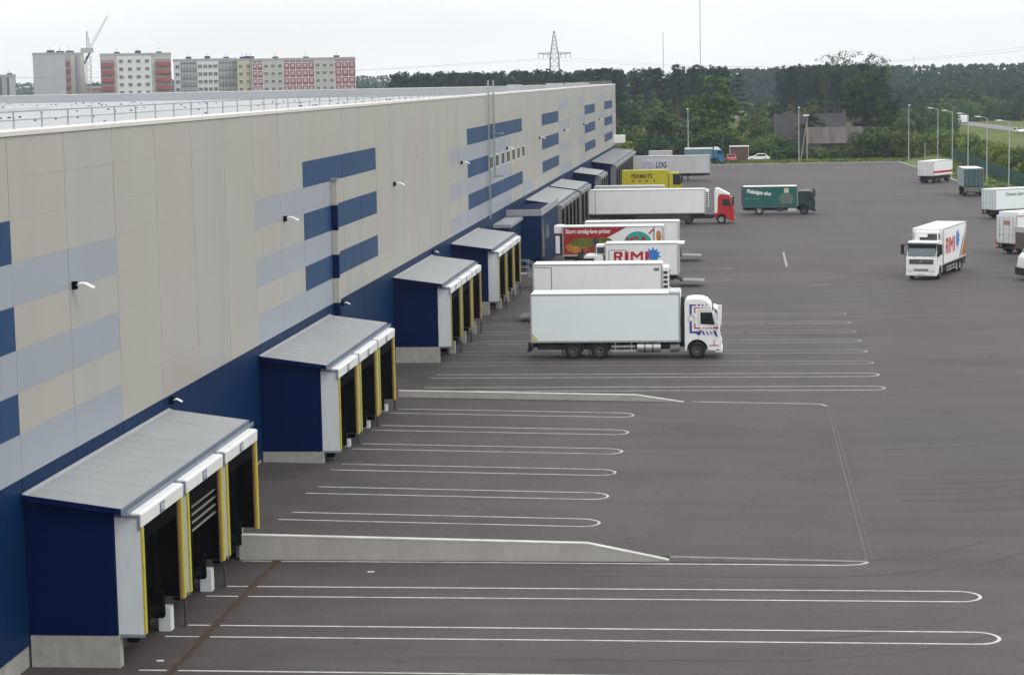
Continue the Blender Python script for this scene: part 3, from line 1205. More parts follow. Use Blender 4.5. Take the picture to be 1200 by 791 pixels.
def fridge(par, x1, z0, z1, wd=.95, dp=.45, slats=True):
    f = MB()
    f.box(x1 + .01, x1 + dp, -wd, wd, z0, z1)
    o = f.build("fridge_unit", WHITE, par, bevel=.05)
    g = MB()
    n = 7
    for k in range(n):
        z = z0 + .12 + (z1 - z0 - .3) * k / n
        g.box(x1 + dp + .002, x1 + dp + .02, -wd * .55, wd * .9, z, z + (z1 - z0) / n * .55)
        for y in (-1, 1) if slats else ():
            ya, yb = sorted((y * (wd + .002), y * (wd + .015)))
            g.box(x1 + .08, x1 + dp - .08, ya, yb, z, z + (z1 - z0) / n * .55)
    g.build("vent_grille", DGREY, o)


def cab(par, x0, m, kind='high', ln=2.15, zt=3.75, glass=None, visor=True, grille=CHAS, bump=None, side_win=True, w_=1.22):
    """cab from x0 (its back) forward; wheel arch at x0+ln-1.4"""
    xw = x0 + ln - 1.42
    zb = .42
    f = ln / 2.15
    if kind == 'high':
        top = [(0, zt - .22), (.12 * f, zt - .07), (.5 * f, zt), (1.0 * f, zt - .02), (1.33 * f, zt - .14), (1.52 * f, zt - .36), (1.66 * f, zt - .75), (1.72 * f, 2.95), (1.93 * f, 2.22), (2.02 * f, 1.95), (2.10 * f, 1.5), (2.15 * f, .95), (2.14 * f, zb)]
    elif kind == 'low':
        top = [(0, zt - .10), (.15, zt), (ln - .62, zt), (ln - .45, zt - .08), (ln - .16, 1.95), (ln - .06, 1.72), (ln, 1.0), (ln, zb)]
    else:   # deflector roof, red cab
        top = [(0, zt - .3), (.1, zt), (.35, zt), (.8, zt - .22), (1.3, zt - .5), (1.62 * f, 3.15), (1.74 * f, 2.95), (1.95 * f, 2.1), (2.05 * f, 1.8), (2.15 * f, 1.1), (2.14 * f, zb)]
    top = [(x0 + x, z) for x, z in top]
    arch = []
    ra = .62
    for k in range(0, 13):
        t = math.pi * k / 12
        arch.append((xw + ra * math.cos(t), max(zb, .5 + ra * math.sin(t))))
    prof = top + arch + [(x0, 1.05)] if xw - ra <= x0 + .05 else top + arch + [(x0 + .02, zb), (x0, .9)]
    if xw - ra <= x0 + .05:
        prof = top + [p for p in arch if p[0] > x0 + .02] + [(x0, .95)]
    # body narrows slightly towards the top: three slices
    c = MB()
    n = len(prof)

    def yy(z):
        return w_ - .07 * max(0, (z - 1.9)) / 1.9
    vs = [(x, -yy(z), z) for x, z in prof] + [(x, yy(z), z) for x, z in prof]
    ar = sum(prof[i][0] * prof[(i + 1) % n][1] - prof[(i + 1) % n][0] * prof[i][1] for i in range(n))
    fs = [tuple(range(n)), tuple(range(2 * n - 1, n - 1, -1))] + [(i, i + n, (i + 1) % n + n, (i + 1) % n) for i in range(n)]
    if ar < 0:
        fs = [q[::-1] for q in fs]
    c.solid(vs, fs)
    body = c.build("cab", m, par, bevel=.045)
    bm_ = body.data
    # wheel arch lining
    li = MB()
    li.box(xw - .55, xw + .55, -.85, .85, .5, 1.0)
    li.build("arch_lining", BLACK, body)
    gl = glass or GLASS
    if kind == 'low':
        wz0, wz1 = 1.83, zt - .22
        wx0, wx1 = x0 + ln - 1.25, x0 + ln - .34
        fx = lambda z: x0 + ln - .16 - (z - 1.95) / (zt - .08 - 1.95) * .29
        fz0, fz1 = 1.82, zt - .2
    else:
        wz0, wz1 = 2.02, 2.72
        wx0, wx1 = x0 + (.93 if kind == 'high' else .85) * f, x0 + 1.62 * f
        fx = lambda z: x0 + (1.93 - (z - 2.22) * .21 / .73) * f
        fz0, fz1 = 2.06, 2.9
    for y in (-1, 1):
        g = MB()
        q = [(wx0, wz0 + .03), (wx1 + .14, wz0 - .02), (wx1 - .02, wz1), (wx0 + .0, wz1)]
        g.solid([(x, y * (yy(z) + .006), z) for x, z in q] + [(x, y * (yy(z) - .02), z) for x, z in q],
                [(0, 1, 2, 3) if y < 0 else (3, 2, 1, 0), (0, 4, 5, 1), (1, 5, 6, 2), (2, 6, 7, 3), (3, 7, 4, 0)])
        g.build("side_window", gl, body)
        mr_ = MB()
        xm = x0 + ln - .12
        ym = y * 1.42
        mr_.box(xm - .08, xm + .12, min(ym, ym + y * .22), max(ym, ym + y * .22), 2.05, 2.85)
        mr_.tube((xm - .2, y * 1.1, 2.9), (xm, ym, 2.8), .03, n=6)
        mr_.tube((xm - .05, y * 1.15, 2.0), (xm, ym, 2.1), .03, n=6)
        mr_.build("mirror", m if kind == 'high' and m is WHITE and bump is None else CHAS, body)
        h = MB()
        h.box(x0 + ln - .02, x0 + ln + .03, *sorted((y * .72, y * 1.08)), .62, .84)
        h.build("headlight", mat("headlamp glass", (.7, .68, .6), .15), body)
        dl = MB()
        xa, xb = x0 + (.80 * f), x0 + 1.86 * f
        for (p, q) in (((xa, 1.15), (xa, wz1 + .1)), ((xa, wz1 + .1), (wx1 + .02, wz1 + .1)), ((xb, 1.2), (xb, wz0 - .02))):
            dl.tube((p[0], y * (yy(p[1]) + .002), p[1]), (q[0], y * (yy(q[1]) + .002), q[1]), .008, n=4)
        dl.box(xa + .06, xa + .24, *sorted((y * (w_ - .0), y * (w_ + .03))), 1.62, 1.68)
        dl.build("door_seam", DGREY, body)
    ws = MB()
    ys = yy(2.4) - .10
    ws.solid([(fx(fz0) + .012, -ys, fz0), (fx(fz0) + .012, ys, fz0), (fx(fz1) + .012, ys - .03, fz1), (fx(fz1) + .012, -ys + .03, fz1),
              (fx(fz0) - .1, -ys, fz0), (fx(fz0) - .1, ys, fz0), (fx(fz1) - .1, ys - .03, fz1), (fx(fz1) - .1, -ys + .03, fz1)],
             [(0, 1, 2, 3), (0, 4, 5, 1), (1, 5, 6, 2), (2, 6, 7, 3), (3, 7, 4, 0)])
    wsf = MB()
    wsf.solid([(fx(fz0) + .006, -ys - .06, fz0 - .07), (fx(fz0) + .006, ys + .06, fz0 - .07), (fx(fz1) + .006, ys + .03, fz1 + .07), (fx(fz1) + .006, -ys - .03, fz1 + .07),
               (fx(fz0) - .1, -ys - .06, fz0 - .07), (fx(fz0) - .1, ys + .06, fz0 - .07), (fx(fz1) - .1, ys + .03, fz1 + .07), (fx(fz1) - .1, -ys - .03, fz1 + .07)],
              [(0, 1, 2, 3), (0, 4, 5, 1), (1, 5, 6, 2), (2, 6, 7, 3), (3, 7, 4, 0)])
    wsf.build("windscreen_seal", CHAS, body)
    ws.build("windscreen", GLASSW, body)
    wf = MB()
    wf.box(fx(fz0) + .0, fx(fz0) + .03, -ys - .05, ys + .05, fz0 - .12, fz0 - .01)
    wf.tube((fx(fz0) + .03, -.7, fz0), (fx(fz0 + .25) + .03, -.1, fz0 + .22), .012, n=4)
    wf.tube((fx(fz0) + .03, .1, fz0), (fx(fz0 + .25) + .03, .7, fz0 + .22), .012, n=4)
    wf.build("wiper", CHAS, body)
    if visor:
        v = MB()
        v.prism([(fx(fz1) - .05, fz1 + .10), (fx(fz1) + .22, fz1 + .0), (fx(fz1) + .22, fz1 - .05), (fx(fz1) - .05, fz1 + .02)], -ys, ys)
        v.build("sun_visor", DGREY if bump else m, body)
    g = MB()
    xf = x0 + ln
    g.box(xf - .09, xf - .0, -.95, .95, 1.28, 1.66)
    for k in range(3):
        g.box(xf - .002, xf + .012, -.9, .9, 1.32 + .12 * k, 1.35 + .12 * k, 1)
    g.solid([(xf + .008, -.2, 1.34), (xf + .008, -.12, 1.34), (xf + .008, .14, 1.62), (xf + .008, .06, 1.62)], [(0, 1, 2, 3)], 1)
    g.build("grille", [grille, ALU], body)
    b = MB()
    b.box(xf - .35, xf + .05, -w_, w_, .36, .58)
    bo = b.build("bumper", m, body, bevel=.03)
    p = MB()
    p.box(xf + .052, xf + .06, -.30, .30, .42, .53)
    p.build("number_plate", mat("plate", (.5, .5, .48), .5), bo)
    p = MB()
    p.box(xf + .002, xf + .02, -.6, .6, .72, .95)
    for k in range(2):
        p.box(xf + .021, xf + .03, -.55, .55, .76 + .08 * k, .80 + .08 * k, 1)
    p.build("lower_grille", [WHITEG, DGREY], bo)
    return body, yy


def star(par, x, y, z, r, m, side=-1, rot=0.2, seed=1):
    n = 10
    pts = []
    q = random.Random(seed)
    for k in range(2 * n):
        t = rot + math.pi * k / n
        rr = r * (q.uniform(.9, 1.15) if k % 2 == 0 else .62)
        pts.append((x + rr * math.cos(t), z + rr * math.sin(t)))
    m_ = MB()
    m_.prism(pts, *sorted((y, y + side * .006)))
    return m_.build("blue_star_logo", m, par)


def poly(par, pts, y, m, name, side=-1, th=.006):
    m_ = MB()
    m_.prism(pts, *sorted((y, y + side * th)))
    return m_.build(name, m, par)


SIDE_R = (R(90), 0, 0)          # lettering on the right-hand (-y) side
SIDE_L = (R(90), 0, R(180))

def block_word(par, word, x0, z0, h, width, side=1, m=None):
    """heavy capital letters built from bars, read from the given side (+1: the +y side, running towards -x)"""
    n = len(word)
    ww = {"R": 1.0, "I": .42, "M": 1.4}
    gap = .24
    tot = sum(ww[c] for c in word) + gap * (n - 1)
    u = width / tot
    b = .27 * u
    y0, y1 = sorted((side * 1.2535, side * 1.262))
    x = 0
    for c in word:
        g = MB()

        def q(pts):
            g.prism([(x0 - side * (x + px), z0 + pz) for px, pz in pts], y0, y1)
        w_ = ww[c] * u
        if c == "I":
            q([(0, 0), (w_, 0), (w_, h), (0, h)])
        elif c == "M":
            q([(0, 0), (b, 0), (b, h), (0, h)])
            q([(w_ - b, 0), (w_, 0), (w_, h), (w_ - b, h)])
            q([(b, h), (b, h * .62), (w_ / 2, h * .28), (w_ / 2, h * .62)])
            q([(w_ / 2, h * .62), (w_ / 2, h * .28), (w_ - b, h * .66), (w_ - b, h)])
        else:
            q([(0, 0), (b, 0), (b, h), (0, h)])
            q([(b, h), (b, h * .78), (w_ * .62, h * .78), (w_ * .9, h)])
            q([(w_ * .62, h * .78), (w_ * .68, h * .56), (w_, h * .56), (w_ * .99, h * .85), (w_ * .9, h)])
            q([(b, h * .56), (b, h * .36), (w_ * .85, h * .36), (w_, h * .56)])
            q([(w_ * .42, h * .36), (w_ * .66, 0), (w_, 0), (w_ * .74, h * .36)])
        o = g.build("letter", m or RED, par)
        x += w_ + gap * u


# --- a: white rigid truck with blue and red stripes, nearest
t = empty("truck", "nearest white box truck side-on, cab with blue and red stripes", "truck", (-12.45, 124.8, 0))
bx = cargo(t, 0, 8.8, 1.0, 3.86, WHITEB)
chassis(t, .1, 9.4, guard=(4.75, 6.15), tanks=((6.25, 7.65, -1.0), (6.25, 7.3, 1.0)))
for x in (2.5, 4.05):
    mudguard(t, x)
    for y in (-1.07, 1.07):
        wheel(t, x, y)
for y in (-1.08, 1.08):
    wheel(t, 9.77, y)
cb, yy = cab(t, 9.05, WHITE, 'high', zt=3.52)
ds = MB()
yo = 1.2205
mi0 = 0


def bar(x0, x1, z0, z1, mi, sk=0.0):
    y_ = lambda z: -(yy(z) + .002)
    q = [(x0, z0), (x1, z0), (x1 + sk, z1), (x0 + sk, z1)]
    ds.solid([(x, y_(z) - .005, z) for x, z in q] + [(x, y_(z) + .01, z) for x, z in q], [(0, 1, 2, 3), (0, 4, 5, 1), (1, 5, 6, 2), (2, 6, 7, 3), (3, 7, 4, 0)], mi)


bar(9.35, 9.48, 2.62, 3.10, 0)
bar(9.35, 9.72, 3.105, 3.19, 0)
bar(9.35, 9.48, 1.62, 2.18, 0)
bar(9.35, 10.0, 1.50, 1.615, 0)
bar(9.75, 10.0, 1.40, 1.495, 0)
bar(9.62, 9.69, 2.68, 2.96, 1)
bar(9.62, 9.95, 2.965, 3.02, 1)
bar(9.62, 9.69, 1.84, 2.10, 1)
bar(9.62, 10.0, 1.77, 1.835, 1)
for k in range(3):
    bar(9.85 + .24 * k, 10.0 + .20 * k, 3.105, 3.2, 0, -.06)
    bar(10.03 + .2 * k, 10.15 + .18 * k, 2.965, 3.02, 1)
    bar(10.12 + .2 * k, 10.24 + .19 * k, 1.77, 1.835, 1)
    bar(10.16 + .24 * k, 10.27 + .21 * k, 1.40, 1.615, 0, -.12)
bar(10.72, 11.02, 1.76, 1.85, 1)
bar(10.85, 11.0, 1.32, 1.64, 0, -.14)
bar(10.75, 10.8, .80, 1.1, 1)
bar(10.5, 11.05, .74, .80, 1)
ds.build("livery_stripe", [BLUE, RED], cb)
hx = MB()
for k in range(6):
    a0, a1 = math.pi / 3 * k, math.pi / 3 * (k + 1)
    hx.prism([(9.48 + .22 * math.cos(a0), 2.4 + .22 * math.sin(a0)), (9.48 + .22 * math.cos(a1), 2.4 + .22 * math.sin(a1)),
              (9.48 + .18 * math.cos(a1), 2.4 + .18 * math.sin(a1)), (9.48 + .18 * math.cos(a0), 2.4 + .18 * math.sin(a0))], -1.225, -1.19)
hx.build("hexagon_emblem", WHITEG, cb)
mb = MB()
mb.box(-.25, -.02, -1.1, 1.1, .45, .62)
mb.box(-.2, -.05, -.9, -.8, .62, 1.0)
mb.box(-.2, -.05, .8, .9, .62, 1.0)
mb.build("rear_underrun_bar", CHAS, t)
mb = MB()
mb.prism([(.02, 1.12), (.42, 1.12), (.30, 1.30), (.12, 1.48), (.02, 1.48)], -1.262, -1.251)
mb.build("yellow_sticker", mat("sticker", (.5, .45, .15), .6, var=.4, scale=5), bx)
mb = MB()
mb.box(8.15, 8.78, -1.1, 1.1, 3.87, 3.95)
mb.box(8.15, 8.2, -1.1, 1.1, 3.951, 4.0)
mb.build("roof_hatch", WHITEG, bx)
mb = MB()
mb.box(8.84, 9.0, -1.1, -.6, 1.0, 3.6)
mb.box(8.84, 9.0, .5, 1.1, 1.0, 3.4)
mb.build("air_stack", CHAS, t)
mb = MB()
mb.tube((8.2, -1.0, .62), (8.75, -1.0, .62), .24, n=14)
mb.build("air_tank", MGREY, t)


def trailer(label, loc, ln, z0, z1, m, axles, rz=0.0, rib=0, legs=None, draw=None, group=None, skirt=False, wd=W2, lift=False, k=1.0, trim=ALU):
    e_ = empty("trailer", label, "trailer", loc, rz, group)
    b_ = cargo(e_, 0, ln, z0, z1, m, rib=rib, wd=wd, trim=trim)
    chassis(e_, .1, ln - .1, z0 - .02)
    for x in axles:
        mudguard(e_, x, r=.58 * k)
        for y in (-1.02, 1.02):
            wheel(e_, x, y, False, k)
    if legs:
        m_ = MB()
        for y in (-.8, .8):
            m_.box(legs - .07, legs + .07, y - .07, y + .07, .06, z0 - .05)
            m_.box(legs - .16, legs + .16, y - .15, y + .15, .0, .06)
        m_.build("landing_leg", CHAS, e_)
    if draw:
        m_ = MB()
        m_.tube((ln - .3, -.4, .62), (ln + draw, 0, .6), .05, n=6)
        m_.tube((ln - .3, .4, .62), (ln + draw, 0, .6), .05, n=6)
        m_.build("drawbar", CHAS, e_)
    m_ = MB()
    m_.box(-.12, .02, -1.15, 1.15, .48, .62)
    for y in (-.8, .8):
        m_.box(-.1, .0, y - .05, y + .05, .62, z0)
    for y in (-1, 1):
        m_.box(-.14, -.121, *sorted((y * .75, y * 1.12)), .49, .61, 1)
    m_.build("rear_underrun_bar", [CHAS, REDL], e_)
    if lift:
        taillift(e_, 0, .35, ln=.75)
    return e_, b_


# --- b: white refrigerated trailer behind truck a
tb, bb = trailer("white refrigerated trailer right behind the nearest truck, tail lift lowered at its rear", (-14.15, 143.7, 0), 8.75, .98, 3.95, WHITE, (2.2, 3.5), legs=7.2, lift=True)
fridge(tb, 8.75, 1.2, 3.7, .95, .45)
mb = MB()
mb.box(1.25, 1.29, -1.262, -1.251, 1.1, 3.75)
mb.box(.12, 1.25, -1.262, -1.251, 3.72, 3.75)
mb.build("side_door_seam", DGREY, bb)
mb = MB()
mb.box(8.2, 8.55, -1.258, -1.251, 3.45, 3.65)
mb.build("side_plate", MGREY, bb)

# --- c: RIMI distribution truck facing the wall, tail lift lowered
t = empty("truck", "white RIMI box truck facing the warehouse, lowered tail lift at its rear", "truck", (-5.0, 167.2, 0), math.pi)
bx = cargo(t, 0, 5.75, .95, 3.48, WHITE)
chassis(t, .1, 6.6)
mudguard(t, 1.6)
for y in (-1.02, 1.02):
    wheel(t, 1.6, y, False, .9)
    wheel(t, 6.75, y, False, .9)
cab(t, 5.9, WHITE, 'low', 1.95, 2.55, bump=True)
fridge(t, 5.75, 2.55, 3.35, .8, .75)
taillift(t, -.05, .42, ln=1.7)
# the side towards the camera is the truck's left (+y)
block_word(bx, "RIMI", 5.05, 2.1, .74, 2.75, 1)
star(bx, 1.95, 1.252, 2.55, .62, STAR, 1, .25)
mb = MB()
for (a, b, c, d) in ((4.05, 4.10, 1.2, 2.95), (5.42, 5.47, 1.2, 2.95), (4.10, 5.42, 2.93, 2.98)):
    mb.box(a, b, 1.251, 1.258, c, d)
mb.build("side_door_seam", DGREY, bx)
mb = MB()
mb.box(-.45, -.0, -1.2, 1.2, 3.36, 3.47)
mb.build("rear_light_board", WHITE, bx)

# --- d: supermarket trailer with burger picture
t, bx = trailer("white trailer with red food advertisement and teal ICA circle on its side", (-6.75, 182.2, 0), 8.6, 1.25, 3.78, WHITE, (1.9, 3.2), rz=math.pi, legs=7.2)
fridge(t, 8.6, 3.2, 3.85, 1.15, .75, slats=False)
mb = MB()
mb.box(8.62, 9.32, -1.1, 1.1, 1.35, 3.19)
mb.build("dark_recess", DGREY, t)
mb = MB()
mb.box(8.85, 9.22, 1.101, 1.16, 1.5, 3.0)
mb.build("white_side_door", WHITE, t)
poly(bx, [(8.52, 3.70), (3.1, 3.70), (4.9, 2.75), (5.5, 1.38), (8.52, 1.38)], 1.252, mat("advert red", (.33, .012, .015), .5, var=.25, scale=1.5), "advert_panel", 1)
text("Stort utvalg-lave priser", .50, LAMPW, bx, (8.35, 1.262, 3.22), SIDE_L, bold=.012, sx=.84)


def blob(par, cx, cz, rx, rz_, y, m, name, seed, n=18):
    q = random.Random(seed)
    poly(par, [(cx + rx * q.uniform(.8, 1.1) * math.cos(2 * math.pi * k / n), cz + rz_ * q.uniform(.75, 1.15) * math.sin(2 * math.pi * k / n)) for k in range(n)], y, m, name, 1, .003)


BURG = mat("burger bun", (.42, .17, .03), .6, var=.6, scale=2.2, dirt=(.5, .38, .10), dirt_amt=.9, dirt_scale=1.7)
blob(bx, 7.35, 1.95, 1.05, .50, 1.2585, BURG, "burger_picture", 1)
blob(bx, 6.75, 2.42, 1.25, .42, 1.262, SALAD, "salad_picture", 2)
blob(bx, 6.3, 1.75, .7, .33, 1.2655, mat("meat", (.22, .04, .02), .6, var=.7, scale=3, dirt=(.5, .25, .15), dirt_amt=.8, dirt_scale=3), "meat_picture", 3)
blob(bx, 5.0, 2.55, .62, .33, 1.269, SALAD, "salad_picture", 4)
blob(bx, 5.75, 2.45, .28, .42, 1.2715, DGREY, "dark_picture", 6)
mb = MB()
mb.prism([(2.15 + 1.28 * math.cos(2 * math.pi * k / 40), 2.05 + 1.28 * math.sin(2 * math.pi * k / 40)) for k in range(40)], 1.252, 1.258)
mb.build("round_logo", TEAL, bx)
text("ICA", 1.25, RED, bx, (3.18, 1.266, 2.0), SIDE_L, bold=.035, sx=.95)
poly(bx, [(1.25, 3.15), (.75, 3.62), (.75, 3.45), (1.1, 3.1)], 1.262, RED, "red_stroke", 1)
mb = MB()
mb.box(.72, .80, 1.251, 1.266, 1.3, 3.72)
mb.build("side_door_seam", DGREY, bx)
blob(bx, .35, 2.9, .22, .55, 1.254, BURG, "food_picture", 5)

# --- e: plain white trailer behind d
te, _ = trailer("plain white trailer between the ICA truck and the red-cabbed semi, lowered tail lift", (-5.65, 190.2, 0), 8.4, 1.05, 3.62, WHITE, (1.6, 2.9), rz=math.pi, legs=7.2)
taillift(te, 0, .45, ln=1.75)

# --- f: white semi with red tractor
tf, bf = trailer("long white semi-trailer hitched to the red cab tractor", (-17.3, 237.95, 0), 13.2, 1.2, 3.90, WHITE, (2.2, 3.5, 4.8), legs=None)
mb = MB()
mb.box(.92, .98, -1.262, -1.251, 1.3, 3.82)
mb.build("side_seam", MGREY, bf)
mb = MB()
mb.box(5.6, 11.5, -1.2, -1.17, .45, 1.1)
mb.build("side_skirt", DGREY, tf)
fridge(tf, 13.2, 1.9, 3.8, 1.0, .42)
t = empty("truck", "red cab tractor with white roof deflector pulling the long white semi-trailer", "truck", (-5.9, 237.95, 0))
chassis(t, -.8, 3.4, 1.0)
cb, _ = cab(t, 2.85, CABRED, 'deflector', 2.15, 3.85)
mb = MB()
mb.prism([(2.83, 1.2), (2.83, 3.62), (2.95, 3.93), (3.25, 3.93), (3.75, 3.70), (4.5, 3.28), (4.55, 3.2), (4.2, 3.22), (3.35, 3.3), (3.2, 2.9), (3.15, 1.2)], -1.235, 1.235)
mb.build("roof_deflector", WHITE, cb, bevel=.04)
for x in (-.05,):
    mudguard(t, x)
    for y in (-1.02, 1.02):
        wheel(t, x, y)
for y in (-1.05, 1.05):
    wheel(t, 3.58, y, True)

# --- g: white trailer behind f
trailer("white trailer mostly hidden behind the long white semi-trailer", (-17.1, 247.2, 0), 8.1, 1.1, 3.85, WHITEG, (2.0, 3.3), legs=6.8)

# --- h: yellow truck
t = empty("truck", "yellow box truck with dark red lettering beside the far dock", "truck", (-16.2, 289.2, 0))
bx = cargo(t, 0, 6.25, 1.0, 3.78, TYELLOW, trim=TYELLOW)
chassis(t, .1, 7.0)
mudguard(t, 1.7)
for y in (-1.02, 1.02):
    wheel(t, 1.7, y)
    wheel(t, 6.85, y)
cab(t, 6.4, TYELLOW, 'low', 1.75, 3.45, bump=True)
text("PERMATS", .82, mat("dark red", (.10, .008, .005), .5), bx, (1.25, -1.262, 2.75), SIDE_R, bold=.02, sx=.85)
mb = MB()
for x in (1.35, 2.3, 3.25, 4.2):
    mb.box(x, x + .28, -1.258, -1.251, 2.25, 2.5)
mb.box(1.5, 4.2, -1.258, -1.251, 1.52, 1.62)
mb.build("lettering", mat("dark olive", (.13, .10, .006), .5), bx)

# --- i: SPEDLOG trailer and another behind
ti, bi = trailer("long grey curtain trailer lettered SPEDLOG at the far end of the docks", (-17.1, 336.5, 0), 12.1, 1.15, 3.92, WHITEG, (2.1, 3.4, 4.7), rib=1.2, legs=8.6, k=.95)
poly(bi, [(1.3, 1.6), (5.4, 1.6), (5.4, 3.55), (1.3, 3.55)], -1.265, mat("sign pale", (.55, .57, .62), .5), "sign_panel")
text("SPED", 1.25, mat("lilac grey", (.33, .32, .40), .5), bi, (1.45, -1.28, 2.1), SIDE_R, bold=.02, sx=.68, shear=.1)
text("LOG", 1.25, mat("ink navy", (.012, .018, .06), .5), bi, (3.55, -1.28, 2.1), SIDE_R, bold=.035, sx=.68, shear=.1)
trailer("pale trailer roof showing behind the grey SPEDLOG trailer", (-15.3, 352.5, 0), 3.8, 1.1, 4.15, WHITEG, (1.2,), k=.95)

# --- j: green truck crossing the yard
t = empty("truck", "dark green beer truck with dark cab crossing the open yard", "truck", (.15, 252.4, 0))
bx = cargo(t, 0, 6.25, .85, 3.28, TGREEN, trim=TEALD)
mb = MB()
mb.box(.0, 6.25, -1.2, 1.2, 3.3, 3.34)
mb.build("white_roof", WHITE, bx)
chassis(t, -.1, 7.0, .9)
mudguard(t, 1.85)
for y in (-1.02, 1.02):
    wheel(t, 1.85, y, True)
    wheel(t, 7.1, y)
cab(t, 6.45, CGREEN, 'low', 1.95, 2.75, bump=True)
mb = MB()
mb.box(-.25, -.08, -1.25, 1.25, 1.1, 3.35)
mb.build("rear_frame", TEALD, t)
mb = MB()
mb.box(5.2, 6.2, -1.2, -.8, .42, .75)
mb.box(3.9, 4.6, -1.15, -.7, .35, .8, 1)
mb.build("tool_box", [WHITEG, DGREY], t)
text("Piebalgas alus", .62, LAMPW, bx, (.35, -1.285, 2.62), (R(90), R(7), 0), bold=.018, sx=.86, shear=.15)
mb = MB()
mb.box(4.75, 5.3, -1.28, -1.274, 2.55, 3.1, 1)
mb.prism([(4.5, 2.45), (5.6, 2.45), (5.9, 1.9), (5.6, 1.25), (4.4, 1.25), (4.1, 1.9)], -1.28, -1.274, mi=0)
mb.box(.1, 1.9, -1.28, -1.274, 1.86, 1.92, 2)
mb.build("beer_emblem", [mat("emblem grey", (.11, .14, .13), .5, var=.3, scale=2), mat("emblem cream", (.5, .5, .33), .5), mat("pale green", (.14, .25, .22), .5)], bx)

# --- k: RIMI truck facing the camera
rz = math.atan2(-8.9, -2.85)
t = empty("truck", "white RIMI truck with fridge unit over its cab, driving towards the camera", "truck", (17.42, 180.2, 0), rz)
bx = cargo(t, 0, 8.6, 1.05, 3.95, WHITE)
chassis(t, .1, 9.3, guard=(3.9, 7.2))
for x in (1.9, 3.2):
    mudguard(t, x)
    for y in (-1.02, 1.02):
        wheel(t, x, y, True)
for y in (-1.05, 1.05):
    wheel(t, 9.55, y)
cab(t, 8.85, WHITE, 'low', 2.1, 3.05, bump=True)
fridge(t, 8.6, 2.95, 3.75, .95, .6)
mb = MB()
mb.box(9.22, 9.24, -.8, .1, 3.3, 3.7)
mb.build("fridge_cover", LAMPW, bx)
block_word(bx, "RIMI", 7.75, 1.85, 1.25, 3.3, 1)
star(bx, 3.35, 1.252, 2.75, .85, STAR, 1, .25, 3)
poly(bx, [(.1, 1.2), (2.6, 1.2), (.1, 3.9)], 1.253, mat("advert grey", (.42, .42, .42), .5), "advert_panel", 1)
poly(bx, [(.1, 1.25), (1.9, 1.25), (1.0, 2.1), (.1, 3.2)], 1.2605, BROWN, "bread_picture", 1)
poly(bx, [(2.75, 1.2), (2.5, 1.2), (1.1, 2.7), (1.3, 2.7)], 1.2605, DGREY, "dark_band", 1)
taillift(t, 0, .42, folded=True)

# --- l: white trailer with a red stripe
GP = "vehicles parked along the right edge of the yard"
rz = math.atan2(5.6, 3.3)
tl, bl_ = trailer("white drawbar trailer with red stripe, parked farthest on the right", (26.9, 317.7, 0), 6.6, 1.05, 3.25, WHITE, (1.3, 2.5, 5.4), rz=rz, draw=1.5, group=GP)
poly(bl_, [(.1, 1.45), (6.5, 1.45), (6.5, 1.75), (.1, 1.75)], -1.262, RED, "red_stripe")
# --- m: dark teal tarpaulin trailer
tm, bm2 = trailer("dark teal box trailer with white roof, seen from behind", (30.2, 283.0, 0), 6.4, 1.25, 3.62, TEALD, (1.5, 4.8), rz=R(92), draw=1.6, group=GP)
mb = MB()
mb.box(-.01, 6.4, -1.2, 1.2, 3.625, 3.68)
mb.build("white_roof", WHITE, bm2)
mb = MB()
mb.box(.05, 6.35, 1.275, 1.29, 1.3, 3.5)
mb.build("side_tarpaulin", mat("tarp pale", (.30, .36, .36), .6), bm2)
mb = MB()
mb.box(-.1, -.06, -1.2, 1.2, .55, 1.2)
mb.build("tail_board", MGREY, tm)
# --- n: pale trailer cut by the frame
rz = math.atan2(3.6, 6.2)
tn_, bn = trailer("pale grey-white trailer with grey lettering, cut off at the right frame edge", (27.25, 240.0, 0), 9.5, 1.0, 3.3, WHITEB, (1.5, 2.8), rz=rz, legs=8, group=GP)
text("Green Service", .55, mat("letter grey", (.25, .28, .32), .5), bn, (1.4, -1.275, 2.55), SIDE_R, bold=.012, sx=1.0)
# --- o: white truck seen from its rear, p: open brown tipper trailer, q: white van nose
rz = math.atan2(5.0, 6.4)
to, bo_ = trailer("white box trailer with small red emblem on its rear doors and orange side lamps", (23.6, 193.6, 0), 8.0, .95, 3.45, WHITE, (1.4, 2.7), rz=rz, legs=6.8, group=GP)
mb = MB()
mb.box(-.05, -.031, -.45, .35, 2.6, 3.0)
mb.build("emblem", mat("faded red", (.45, .22, .18), .5), bo_)
mb = MB()
mb.box(-.06, .1, 1.16, 1.29, .8, 1.25)
mb.build("orange_lamp", ORANGE, to)
mb = MB()
for (z, h) in ((2.2, .03), (1.75, .03), (1.35, .03)):
    mb.box(-.04, -.031, -1.15, 1.15, z, z + h)
mb.build("door_strips", WHITEG, bo_)
mb = MB()
mb.box(.2, 7.8, -1.2, 1.2, 3.47, 3.78)
mb.build("raised_roof", WHITE, bo_, bevel=.05)
e_ = empty("trailer", "brown sided trailer with white top rail between the white box trailer and the white van", "trailer", (24.2, 186.0, 0), math.atan2(4.5, 6.6), GP)
mb = MB()
mb.box(0, 6, -1.2, 1.2, 1.0, 2.45)
bo2 = mb.build("cargo_box", mat("brown side", (.12, .095, .085), .7, var=.15), e_, bevel=.02)
mb = MB()
mb.box(-.03, 6.03, -1.25, 1.25, 2.46, 2.95)
mb.build("top_rail", WHITEG, bo2)
mb = MB()
mb.prism([(-.02, 1.0), (.6, 1.0), (.25, 2.4), (-.02, 2.4)], -1.215, -1.201)
mb.build("red_panel", mat("oxide red", (.2, .03, .035), .6), bo2)
